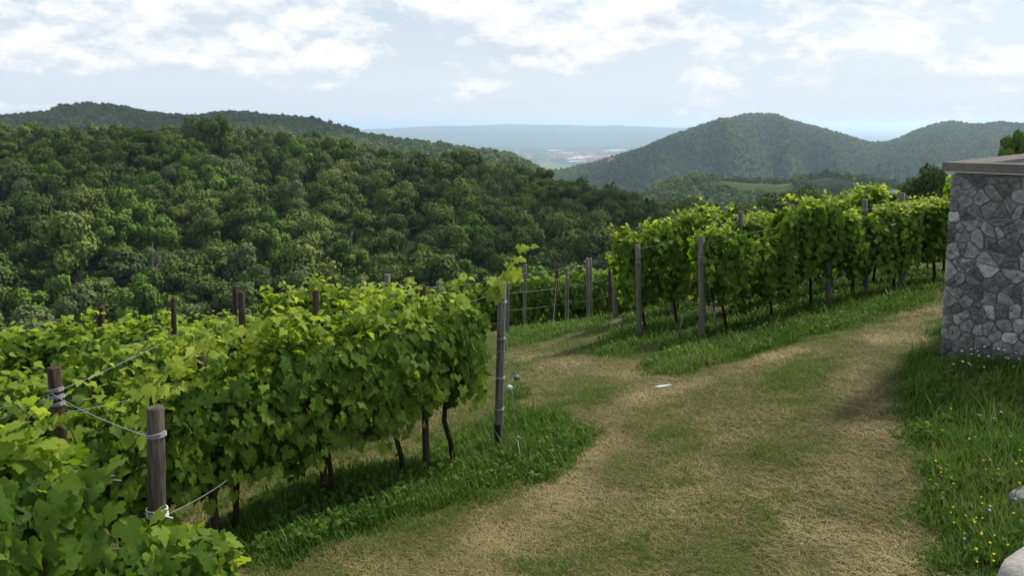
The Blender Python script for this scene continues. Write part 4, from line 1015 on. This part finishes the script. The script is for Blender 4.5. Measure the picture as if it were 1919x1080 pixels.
# stones: shrunken Voronoi cells with a rounded, lumpy face, on both visible faces
def stones(length, z0, z1, seed, toworld, x0=-.03):
    rg = np.random.default_rng(seed); S = []
    z = z0
    while z < z1:
        hrow = rg.uniform(.075, .19); x = rg.uniform(-.1, .05)
        while x < length + .1:
            wd = rg.uniform(.08, .25) if rg.random() < .8 else rg.uniform(.25, .42); S.append((x + wd / 2 + rg.uniform(-.05, .05), z + hrow / 2 + rg.uniform(-.08, .08))); x += wd
            if rg.random() < .25: S.append((x + rg.uniform(-.05, .05), z + rg.uniform(0, hrow)))
        z += hrow
    S = np.array(S); A_ = Acc(); tn = []
    for i, c in enumerate(S):
        d = np.linalg.norm(S - c, axis=1); nb = np.argsort(d)[1:14]
        poly = [np.array(p) for p in ((x0, z0), (length, z0), (length, z1), (x0, z1))]
        for j in nb:
            mid = (c + S[j]) / 2; nrm = S[j] - c; L_ = np.linalg.norm(nrm)
            if L_ < .06: continue
            nrm = nrm / L_; out = []
            for k in range(len(poly)):
                p, q_ = poly[k], poly[(k + 1) % len(poly)]; dp, dq = (p - mid) @ nrm, (q_ - mid) @ nrm
                if dp <= 0: out.append(p)
                if dp * dq < 0: out.append(p + (q_ - p) * dp / (dp - dq))
            poly = out
            if len(poly) < 3: break
        if len(poly) < 3: continue
        poly = np.array(poly); ct = poly.mean(0)
        # resample the outline, shrink by the joint, round it
        seg = np.roll(poly, -1, 0) - poly; ln = np.linalg.norm(seg, axis=1); per = ln.sum()
        if per < .3: continue
        n = 22; cum = np.r_[0, np.cumsum(ln)]; u = np.linspace(0, per, n, endpoint=False)
        R = np.array([poly[k] + seg[k] * ((q_ - cum[k]) / ln[k]) for q_ in u for k in [min(len(ln) - 1, np.searchsorted(cum, q_, 'right') - 1)]])
        for _ in range(1): R = (np.roll(R, 1, 0) + 2 * R + np.roll(R, -1, 0)) / 4
        rr = np.linalg.norm(R - ct, axis=1, keepdims=True); jn = rg.uniform(.001, .007)
        R = ct + (R - ct) * (1 - jn / np.maximum(rr, .03)) * (1 + rg.uniform(-.055, .035, (n, 1)))
        dep = rg.uniform(.018, .046); rings = []; tx, tz = rg.uniform(-.25, .25, 2)
        for f, dd in ((1.0, -.04), (1.0, dep * .45), (.9, dep * .85), (.6, dep), (.3, dep)):
            q_ = ct + (R - ct) * f
            o_ = dd + (0 if f == 1.0 and dd < 0 else 1) * ((q_ - ct) @ np.array((tx, tz)) * .35 + (rg.uniform(-.012, .012, n) if f < 1 else 0) + .012 * np.sin(q_[:, 0] * 40 + i) * np.cos(q_[:, 1] * 37))
            rings.append(toworld(q_[:, 0], q_[:, 1], o_ if np.ndim(o_) else np.full(n, o_)))
        cc = toworld(ct[:1], ct[1:], np.array([dep]))
        V = np.concatenate(rings + [cc]); Q_ = [(r_ * n + j, r_ * n + (j + 1) % n, (r_ + 1) * n + (j + 1) % n, (r_ + 1) * n + j) for r_ in range(4) for j in range(n)]
        T_ = [(5 * n, 4 * n + j, 4 * n + (j + 1) % n) for j in range(n)]
        A_.add(V, T_, Q_); tn.append(np.full(len(V), np.clip(rg.normal(.5, .27), 0, 1.15)))
    return A_, np.concatenate(tn)
def tw_front(s, z, o):
    lean = (zTop - z) * .05                                     # the corner tapers in very slightly towards the top
    p = e1[None] * (s[:, None] + (lean[:, None] - .11) * 0) - e2[None] * (o[:, None] - .045); return np.c_[p, z - zo]
def tw_side(s, z, o): p = e2[None] * s[:, None] - e1[None] * (o[:, None] - .045) + e1[None] * .0; return np.c_[p, z - zo]
A_, tn = stones(WL, zB, zTop - .02, 4, tw_front); link('rubble_facing', A_.mesh('rubble_facing', (M_STONE,), False, {'tint': tn}), bld)
A_, tn = stones(WD, zB, zTop - .02, 6, tw_side, .07); link('side_facing', A_.mesh('side_facing', (M_STONE,), False, {'tint': tn}), bld)
for ch in bld.children:                                        # the walls batter in slightly towards the foot of the corner
    vs_ = np.empty(len(ch.data.vertices) * 3, np.float32); ch.data.vertices.foreach_get('co', vs_); vs_ = vs_.reshape(-1, 3)
    vs_[:, :2] += e1[None] * (np.clip(zTop - zo - vs_[:, 2:], 0, 4) * .045); ch.data.vertices.foreach_set('co', vs_.ravel()); ch.data.update()
def quad_ring(a, o, i, z0, z1):
    for k in range(4):
        a.prism([o[k], o[(k + 1) % 4], i[(k + 1) % 4], i[k]], z0, z1)
cz0, cz1 = zTop - zo + .035, zTop - zo + .135
ov = .10
O_ = [-e1 * ov - e2 * ov, e1 * (WL + ov) - e2 * ov, e1 * (WL + ov) + e2 * (WD + ov), -e1 * ov + e2 * (WD + ov)]
I_ = [e1 * .34 + e2 * .34, e1 * (WL - .34) + e2 * .34, e1 * (WL - .34) + e2 * (WD - .34), e1 * .34 + e2 * (WD - .34)]
a = Acc(); quad_ring(a, O_, I_, cz0, cz1); link('coping', a.mesh('coping', (M_COPING,)), bld)
d_ = .055; O2 = [-e1 * d_ - e2 * d_, e1 * (WL + d_) - e2 * d_, e1 * (WL + d_) + e2 * (WD + d_), -e1 * d_ + e2 * (WD + d_)]; I2 = [e1 * .05 + e2 * .05, e1 * (WL - .05) + e2 * .05, e1 * (WL - .05) + e2 * (WD - .05), e1 * .05 + e2 * (WD - .05)]
a = Acc(); quad_ring(a, O2, I2, zTop - zo + .012, cz0 - .004); link('drip_edge', a.mesh('drip_edge', (M_WHITE,)), bld)
a = Acc(); a.prism(I_, cz0 - .02, cz0 + .05); link('roof', a.mesh('roof', (mat_plain('dark_roof_felt', (.06, .06, .062), .9),)), bld)
a = Acc(); b0 = e1 * .9 + e2 * .9; a.prism([b0, b0 + e1 * 1.6, b0 + e1 * 1.6 + e2 * 1.0, b0 + e2 * 1.0], cz0 + .05, cz0 + .14); link('skylight', a.mesh('skylight', (M_WHITE,)), bld)
# pale parapet of the terrace in the very corner
def rounded_block(name, c, sx, sy, sz, rot, mat, seed, parent=None):
    bm_ = []; n = 18; rg = np.random.default_rng(seed)
    u = np.linspace(-math.pi / 2, math.pi / 2, n); v = np.linspace(0, 2 * math.pi, 2 * n, endpoint=False)
    U, Vv = np.meshgrid(u, v, indexing='ij'); e = .45
    sg = lambda w_, p_: np.sign(w_) * np.abs(w_) ** p_
    X = sx * sg(np.cos(U), e) * sg(np.cos(Vv), e); Y_ = sy * sg(np.cos(U), e) * sg(np.sin(Vv), e); Z = sz * sg(np.sin(U), e)
    w_ = 1 + .05 * (fbm(X * 6 / max(sx, .1) + 3, (Y_ + Z) * 6 / max(sy, .1), seed) - .5); X, Y_, Z = X * w_, Y_ * w_, Z * w_
    I = np.arange(X.size).reshape(X.shape); Q_ = np.stack([I[:-1, :], np.roll(I[:-1, :], -1, 1), np.roll(I[1:, :], -1, 1), I[1:, :]], -1).reshape(-1, 4)
    me = fast_mesh(name, np.c_[X.ravel(), Y_.ravel(), Z.ravel()], Q_, {'tint': np.full(X.size, .5)}, True, (mat,))
    return link(name, me, parent, c, (0, 0, rot))
tp = P(2060, 1080, 2.1)
par = empty('terrace_parapet', (tp[0] + .25, tp[1] - .25, -3.0), math.radians(-58)); tag(par, 'rounded pale stone parapet end in the bottom right corner', 'parapet')
rounded_block('capstone', (0, 0, tp[2] + 3.0 - .12), .60, .26, .12, 0, M_PALE, 3, par)
a = Acc(); a.prism([(-.55, -.2), (.55, -.2), (.55, .2), (-.55, .2)], -.4, tp[2] + 3.0 - .2); link('masonry', a.mesh('masonry', (M_PALE,), False), par)
g = gp(1900, 945); tag(rounded_block('boulder', tuple(g + (.16, .0, .02)), .22, .12, .10, .5, M_STONE, 9), 'grey slab of rock half hidden in the flowery grass', 'rock')

# ------------------------------------------------------------------ grass: blades
def blades(x, y, h, w, lean, tint, rg, flat=0.0):
    n = len(x); z = H(x, y); a = rg.uniform(0, 6.283, n); dx, dy = np.cos(a), np.sin(a)
    wx, wy = -dy * w / 2, dx * w / 2
    up = h * (1 - flat); out = h * lean + h * flat
    b = np.c_[x, y, z - .01]
    V = np.stack([b + np.c_[wx, wy, 0 * z], b - np.c_[wx, wy, 0 * z],
                  b + np.c_[dx * out * .35 + wx * .8, dy * out * .35 + wy * .8, up * .6 + .01], b + np.c_[dx * out * .35 - wx * .8, dy * out * .35 - wy * .8, up * .6 + .01],
                  b + np.c_[dx * out, dy * out, up + .012]], 1).reshape(-1, 3)
    k = np.arange(n)[:, None] * 5
    T_ = np.concatenate([k + [0, 1, 3], k + [0, 3, 2], k + [2, 3, 4]])
    return V, T_, np.repeat(tint, 5)
rg = np.random.default_rng(2)
def scatter(n, x0, x1, y0, y1, power=1.0):
    """points in view, denser close to the camera"""
    y = y0 + (y1 - y0) * rg.random(n) ** power
    pxv = rg.uniform(-60, 1990, n); return (pxv - 960) / F * y * 1.03 + rg.uniform(-.3, .3, n), y
def in_building(x, y):
    r_ = np.c_[x, y] - C0; s_ = r_ @ e1; d__ = r_ @ e2; return (s_ > -.02) & (d__ > .0) & (s_ < WL) & (d__ < WD)
def batch(n, y0, y1, power, wscale):
    x, y = scatter(n, 0, 0, y0, y1, power); k = ~in_building(x, y); x, y = x[k], y[k]
    g = tall(np.c_[x, y]); lu = lush(np.c_[x, y]); u = rg.random(len(x))
    # straw and short mown grass
    ks = (u > g) | (u < .05); xs, ys = x[ks], y[ks]; n_ = len(xs); lus = lu[ks]
    tk = track(np.c_[xs, ys]); isg = rg.random(n_) < np.clip(.40 + .50 * lus - .30 * tk, 0, 1)
    tn = np.where(isg, rg.uniform(.35, .66, n_), np.clip(.32 + .14 * tk + .80 * fbm(xs * 1.6, ys * 1.1, 95, 4) + rg.normal(0, .10, n_), .6, 1))
    h = np.where(isg, rg.uniform(.02, .065, n_) * (1 + .5 * lus), rg.uniform(.05, .13, n_)); fl = np.where(isg, .15, .86)
    r1 = blades(xs, ys, h, rg.uniform(.003, .0055, n_) * wscale * (1 + ys * .06), rg.uniform(.2, .8, n_), tn, rg, fl)
    kt = (u <= g); xt, yt = x[kt], y[kt]; gt = g[kt]; n_ = len(xt)
    cl = fbm(xt * 2.2, yt * 2.2, 91, 3)
    h = (rg.uniform(.035, .14, n_) + .14 * (rg.random(n_) < .04)) * (.35 + 1.3 * cl) * np.clip(.25 + .8 * gt, .3, 1)
    tn = np.clip(.10 + .75 * (fbm(xt * 1.3, yt * 1.3, 93, 3) - .2) + rg.normal(size=n_) * .13 + (rg.random(n_) < .05) * .35, 0, 1)
    r2 = blades(xt, yt, h, rg.uniform(.005, .012, n_) * wscale * (1 + yt * .06), rg.uniform(.25, .9, n_), tn, rg)
    return r1, r2
S1 = []; S2 = []
for args in ((420000, 3.6, 13, 1.25, 1.0), (190000, 11, 34, 1.1, 1.5)):
    r1, r2 = batch(*args); S1.append(r1); S2.append(r2)
def joinb(L_):
    V = []; T_ = []; A_ = []; n = 0
    for v, t, a in L_: V.append(v); T_.append(t + n); A_.append(a); n += len(v)
    return np.concatenate(V), np.concatenate(T_), np.concatenate(A_)
V, T_, A_ = joinb(S1); tag(link('mown_grass', fast_mesh('mown_grass', V, T_, {'tint': A_}, False, (M_GRASS,))), 'short mown grass and dry cuttings on the curved path', 'grass', None, 'stuff')
V, T_, A_ = joinb(S2); tag(link('tall_grass', fast_mesh('tall_grass', V, T_, {'tint': A_}, False, (M_GRASS,))), 'uncut green grass under the vines and on the right bank', 'grass', None, 'stuff')
# broad-leaved weeds in the tall grass
x, y = scatter(60000, 0, 0, 4, 26, 1.3); g_ = tall(np.c_[x, y]); k = (g_ > .6) & (fbm(x * 1.7, y * 1.7, 61, 3) > .5) & ~in_building(x, y); x, y = x[k], y[k]; n = len(x)
C = np.c_[x, y, H(x, y) + rg.uniform(.03, .16, n)]; N = np.c_[rg.normal(size=n) * .5, rg.normal(size=n) * .5 - .2, np.ones(n)]
V, F_, tt, luv = leaf_cloud(C, N, rg.uniform(.03, .065, n), rg, np.clip(.28 + rg.normal(size=n) * .12, 0, .7), False)
tag(link('weeds', fast_mesh('weeds', V, F_, {'tint': tt, 'luv': luv}, True, (M_LEAF,))), 'low broad-leaved weeds among the uncut grass', 'weeds', None, 'stuff')
# flowers
def flower(nm, mt, r, petals, h):
    a = Acc(); a.tube([(0, 0, 0), (.01, 0, h * .5), (0, .01, h)], .0022, 4, False); st = a.mesh('stem', (M_GRASS,), True, {'tint': np.full(a.n, .3)})
    b = Acc()
    for i in range(petals):
        an = 2 * math.pi * i / petals; c, s_ = math.cos(an), math.sin(an); w_ = r * 2.4 / petals
        b.add([(0, .01, h), (c * r * .6 - s_ * w_, s_ * r * .6 + c * w_, h + .004), (c * r, s_ * r, h + .008), (c * r * .6 + s_ * w_, s_ * r * .6 - c * w_, h + .004)], None, [(0, 1, 2, 3)])
    return st, b.mesh('blossom', (mt,))
M_YEL = mat_plain('yellow_petals', (.75, .62, .03), .7, 0, .1); M_WPET = mat_plain('white_petals', (.8, .8, .8), .7, 0, .05); M_BLU = mat_plain('lilac_petals', (.36, .38, .62), .7, 0, .1)
FL = {'yellow_flower': flower('y', M_YEL, .0105, 5, .27), 'white_flower': flower('w', M_WPET, .017, 9, .30), 'lilac_flower': flower('l', M_BLU, .014, 8, .26)}
def plant_flowers(kind, pts, lb, group, cat='flower'):
    for (px_, py_) in pts:
        x, y = G(px_, py_ + 32); z = H1(x, y); t = empty(kind, (x, y, z), rg.uniform(0, 6)); s_ = rg.uniform(.75, 1.1); t.scale = (s_, s_, s_)
        t.rotation_euler = (rg.uniform(.1, .45), rg.uniform(-.25, .25), rg.uniform(-.6, .6)); tag(t, lb, cat, group)
        link('stem', FL[kind][0], t); link('blossom', FL[kind][1], t)
YF = [(1757, 815), (1804, 835), (1802, 835), (1755, 740), (1760, 767), (1752, 880), (1748, 896), (1774, 910), (1780, 925), (1835, 878), (1838, 885), (1850, 878), (1849, 908), (1877, 883), (1893, 882), (1895, 852), (1833, 889), (1816, 950), (1825, 962), (1822, 964), (1800, 980), (1811, 982), (1812, 990),
      (1778, 962), (1768, 972), (1775, 985), (1832, 980), (1893, 988), (1850, 1010), (1792, 1014), (1815, 1050), (1798, 1070), (1875, 1045), (1860, 1068), (1848, 1060), (1828, 985), (1740, 897), (1765, 783), (1890, 930), (1803, 1010), (1818, 1020), (1830, 1040)]
def bank(p):
    return ('beside the grey rock' if p[0] > 1872 else 'near the pale parapet') if p[1] > 925 and p[0] > 1840 else 'in the dense lower cluster' if p[1] > 925 else 'along the path edge' if p[0] < 1765 else 'halfway up the bank' if p[0] < 1840 else 'in the thin grass above the rock'
for p in YF: plant_flowers('yellow_flower', [p], 'small yellow flower %s' % bank(p), 'yellow flowers ' + bank(p))
WF = [(1787, 680), (1796, 673), (1795, 678), (1802, 686), (1812, 668), (1817, 675), (1825, 664), (1839, 670), (1840, 674), (1845, 656), (1844, 663), (1868, 664), (1870, 670), (1875, 672), (1884, 678), (1836, 700), (1813, 690), (1787, 684), (1825, 666), (1872, 668)]
plant_flowers('white_flower', WF, 'white daisy at the foot of the stone building', 'white daisies by the stone building')
plant_flowers('lilac_flower', [(1815, 782), (1821, 783), (1853, 783), (1860, 782), (1870, 838), (1832, 975), (1876, 955), (1790, 1015), (1894, 695)], 'lilac flower head in the grass of the right bank', 'lilac flowers on the right bank')
plant_flowers('yellow_flower', [(1030, 635), (1036, 628), (1356, 598), (1372, 598), (1354, 603)], 'yellow flower in the grass by the upper rows', 'yellow flowers by the upper rows')

# ------------------------------------------------------------------ town on the plain, houses in the valley
def house_mesh(w_, d_, h_, rh, wall, roof):
    a = Acc(); a.prism([(-w_ / 2, -d_ / 2), (w_ / 2, -d_ / 2), (w_ / 2, d_ / 2), (-w_ / 2, d_ / 2)], -2, h_); wm = a.mesh('wall', (wall,))
    b = Acc(); o = .6
    V = [(-w_ / 2 - o, -d_ / 2 - o, h_ + .02), (w_ / 2 + o, -d_ / 2 - o, h_ + .02), (w_ / 2 + o, d_ / 2 + o, h_ + .02), (-w_ / 2 - o, d_ / 2 + o, h_ + .02), (-w_ / 2 - o, 0, h_ + rh), (w_ / 2 + o, 0, h_ + rh)]
    b.add(V, [(0, 4, 3), (1, 2, 5)], [(0, 1, 5, 4), (2, 3, 4, 5), (0, 3, 2, 1)]); return wm, b.mesh('roof', (roof,))
MW = [mat_plain('pale_render_%d' % i, c, .8, 0, .1, .2) for i, c in enumerate([(.7, .68, .63), (.62, .55, .45), (.62, .62, .62)])]
MR = [mat_plain('clay_roof', (.30, .15, .10), .9), mat_plain('pale_roof', (.45, .46, .47), .8)]
HM = [house_mesh(16, 11, 8, 4, MW[0], MR[0]), house_mesh(22, 14, 11, 4, MW[1], MR[0]), house_mesh(14, 12, 10, 4, MW[2], MR[0]), house_mesh(90, 50, 10, 3, MW[2], MR[1])]
rh_ = np.random.default_rng(12)
for i in range(210):
    p = rh_.normal(1090, 62) if i > 50 else rh_.uniform(960, 1250); Yh = rh_.uniform(5300, 7600) if i < 120 else rh_.normal(6300, 330)
    if p > 1230 or p < 940: continue
    k = 3 if i % 15 == 0 else int(rh_.integers(0, 3)); t = empty('town_building', (xk(p) * Yh, Yh, -250), rh_.uniform(-.4, .4)); s_ = rh_.uniform(.9, 1.7); t.scale = (s_, s_, s_ * .9)
    tag(t, 'long pale warehouse in the distant town on the plain' if k == 3 else 'pale house in the distant town on the plain', 'building', 'warehouses of the distant town' if k == 3 else 'houses of the distant town')
    link('wall', HM[k][0], t); link('roof', HM[k][1], t)
def on_hill(px, py, ya, yb):
    a, b = ratio(px, py); Y = np.linspace(ya, yb, 400); pc = 960 + F * CP * a; d = HT(np.full(400, pc), Y) + 6 - b * Y; i = np.argmax(d > 0); return np.array((a * Y[i], Y[i], b * Y[i] - 6)), pc
for (px, py, ya, yb, s_, k, lb) in [(1662, 359, 480, 1200, .5, 3, 'white farmhouse in the dark valley left of the stone building'), (1145, 303, 1700, 2200, 1.0, 0, 'small house on the left foot of the big hill'), (1029, 322, 1950, 2300, .9, 1, 'ochre building peeping over the end of the near forest')]:
    o_, pc = on_hill(px, py, ya, yb); t = empty('farmhouse', tuple(o_ + (0, -8, 4)), .2); t.scale = (s_,) * 3; tag(t, lb, 'house'); link('wall', HM[k][0], t); link('roof', HM[k][1], t)
    if k == 3: t.scale = (.16, .16, .35)

# ------------------------------------------------------------------ the air
a = Acc(); a.prism([(-70000, -400), (70000, -400), (70000, 45000), (-70000, 45000)], -300, 49.0)
m = NT('haze_air'); pv = m.n('ShaderNodeVolumePrincipled'); pv.inputs['Color'].default_value = (.60, .78, 1.0, 1); pv.inputs['Density'].default_value = 8.8e-5; pv.inputs['Anisotropy'].default_value = 0.35
m.l(pv.outputs[0], m.out.inputs['Volume'])
hz_o = link('haze', a.mesh('haze', (m.m,))); tag(hz_o, 'thin blue summer haze filling the valley', 'haze', None, 'stuff')
# ------------------------------------------------------------------ clouds out of view, placed to shade parts of the hills and the vineyard
M_CLOUD = mat_plain('cloud_white', (.85, .86, .88), 1.0, 0, .02)
mt_ = NT('thin_cloud'); d1 = mt_.n('ShaderNodeBsdfDiffuse'); d1.inputs[0].default_value = (.86, .87, .88, 1); t1 = mt_.n('ShaderNodeBsdfTransparent'); x1 = mt_.n('ShaderNodeMixShader'); x1.inputs[0].default_value = .26
mt_.l(t1.outputs[0], x1.inputs[1]); mt_.l(d1.outputs[0], x1.inputs[2]); M_THIN = mt_.done(x1.outputs[0])
def cloud(tx, ty, tz, alt, rx, ry, rot, seed, lb, mat=None):
    """cloud whose shade falls around (tx, ty, tz)"""
    k = (alt - tz) / math.tan(SUN_EL); cx_, cy_ = tx + math.sin(SUN_AZ) * k, ty + math.cos(SUN_AZ) * k
    n = 40; u = np.linspace(-math.pi / 2, math.pi / 2, n); v = np.linspace(0, 2 * math.pi, 80, endpoint=False)
    U, V_ = np.meshgrid(u, v, indexing='ij'); X = np.cos(U) * np.cos(V_); Y_ = np.cos(U) * np.sin(V_); Z = np.sin(U)
    nz_ = .62 + .75 * fbm(X * 2.2 + 7 + Z, Y_ * 2.2 + seed, seed, 4)
    Zs = np.where(Z < 0, Z * .15, Z * .45) * min(rx, ry); X = X * nz_ * rx; Y_ = Y_ * nz_ * ry; Zs = Zs * nz_ ** 2
    I = np.arange(X.size).reshape(X.shape); Q_ = np.stack([I[:-1, :], np.roll(I[:-1, :], -1, 1), np.roll(I[1:, :], -1, 1), I[1:, :]], -1).reshape(-1, 4)
    tag(link('clouds', fast_mesh('cloud', np.c_[X.ravel(), Y_.ravel(), Zs.ravel()], Q_, None, True, (mat or M_CLOUD,)), None, (cx_, cy_, alt), (0, 0, rot)), lb, 'clouds', None, 'stuff')
def shade_at(px, Y, rx, ry, rot, alt, seed, lb): cloud(xk(px) * Y, Y, float(HT(np.array([px]), np.array([Y]))[0]), alt, rx, ry, rot, seed, lb)
shade_at(1190, 1900, 120, 260, -.3, 1250, 3, 'unseen cloud shading the left flank of the big hill')
shade_at(1530, 1950, 80, 260, .2, 1250, 4, 'unseen cloud shading the valley between the hills')
shade_at(1900, 2300, 140, 350, .1, 1250, 5, 'unseen cloud shading the far right hill')
shade_at(1600, 780, 170, 90, .1, 900, 6, 'unseen cloud shading the dark side of the knoll')
shade_at(330, 1230, 520, 170, .1, 1150, 7, 'unseen cloud shading the long ridge')
shade_at(30, 190, 28, 90, -.2, 700, 8, 'small unseen cloud shading the left end of the near woods')
shade_at(1010, 215, 45, 85, .2, 700, 9, 'small unseen cloud shading the right end of the near woods')
cloud(2, 12, -4, 620, 95, 75, 0, 11, 'thin unseen cloud dimming the sun over the vineyard', M_THIN)  # out of view, put in to dim the direct sun on the foreground
# ------------------------------------------------------------------ bare dead trees in the woods
for (p_, py_, Y_, s_, lb) in [(282, 502, 132, .55, 'dead grey leafless tree low on the slope above the second brown post'), (655, 470, 150, .5, 'thin dead leafless tree low on the slope above the tall wire post')]:
    a_, b_ = ratio(p_, py_); rd = np.random.default_rng(int(p_)); a = Acc()
    a.tube([(0, 0, -4), (.2, 0, 4), (.6, .2, 9), (.9, .1, 12)], [.32, .24, .13, .03], 7)
    for k in range(16):
        z0 = rd.uniform(3, 11); an = rd.uniform(0, 6.28); L_ = rd.uniform(1.5, 4.2) * (1.15 - z0 / 14); e = np.array((math.cos(an), math.sin(an), 0))
        p0 = np.array((z0 * .06, 0, z0)); p1 = p0 + e * L_ * .5 + (0, 0, L_ * .35); p2 = p0 + e * L_ + (0, 0, L_ * rd.uniform(.5, 1.0)); a.tube([p0, p1, p2], [.08, .05, .015], 5)
        for j in range(3): q_ = p1 + (p2 - p1) * rd.random(); a.tube([q_, q_ + rd.uniform(-1, 1, 3) * (1, 1, .4) * .9 + (0, 0, .6)], [.03, .01], 4)
    t = empty('dead_tree', (a_ * Y_, Y_, b_ * Y_ - 10 * s_)); t.scale = (s_ * 1.5,) * 3; tag(t, lb, 'tree')
    link('trunk', a.mesh('trunk', (mat_plain('dead_wood', (.16, .145, .13), .9),), True), t)
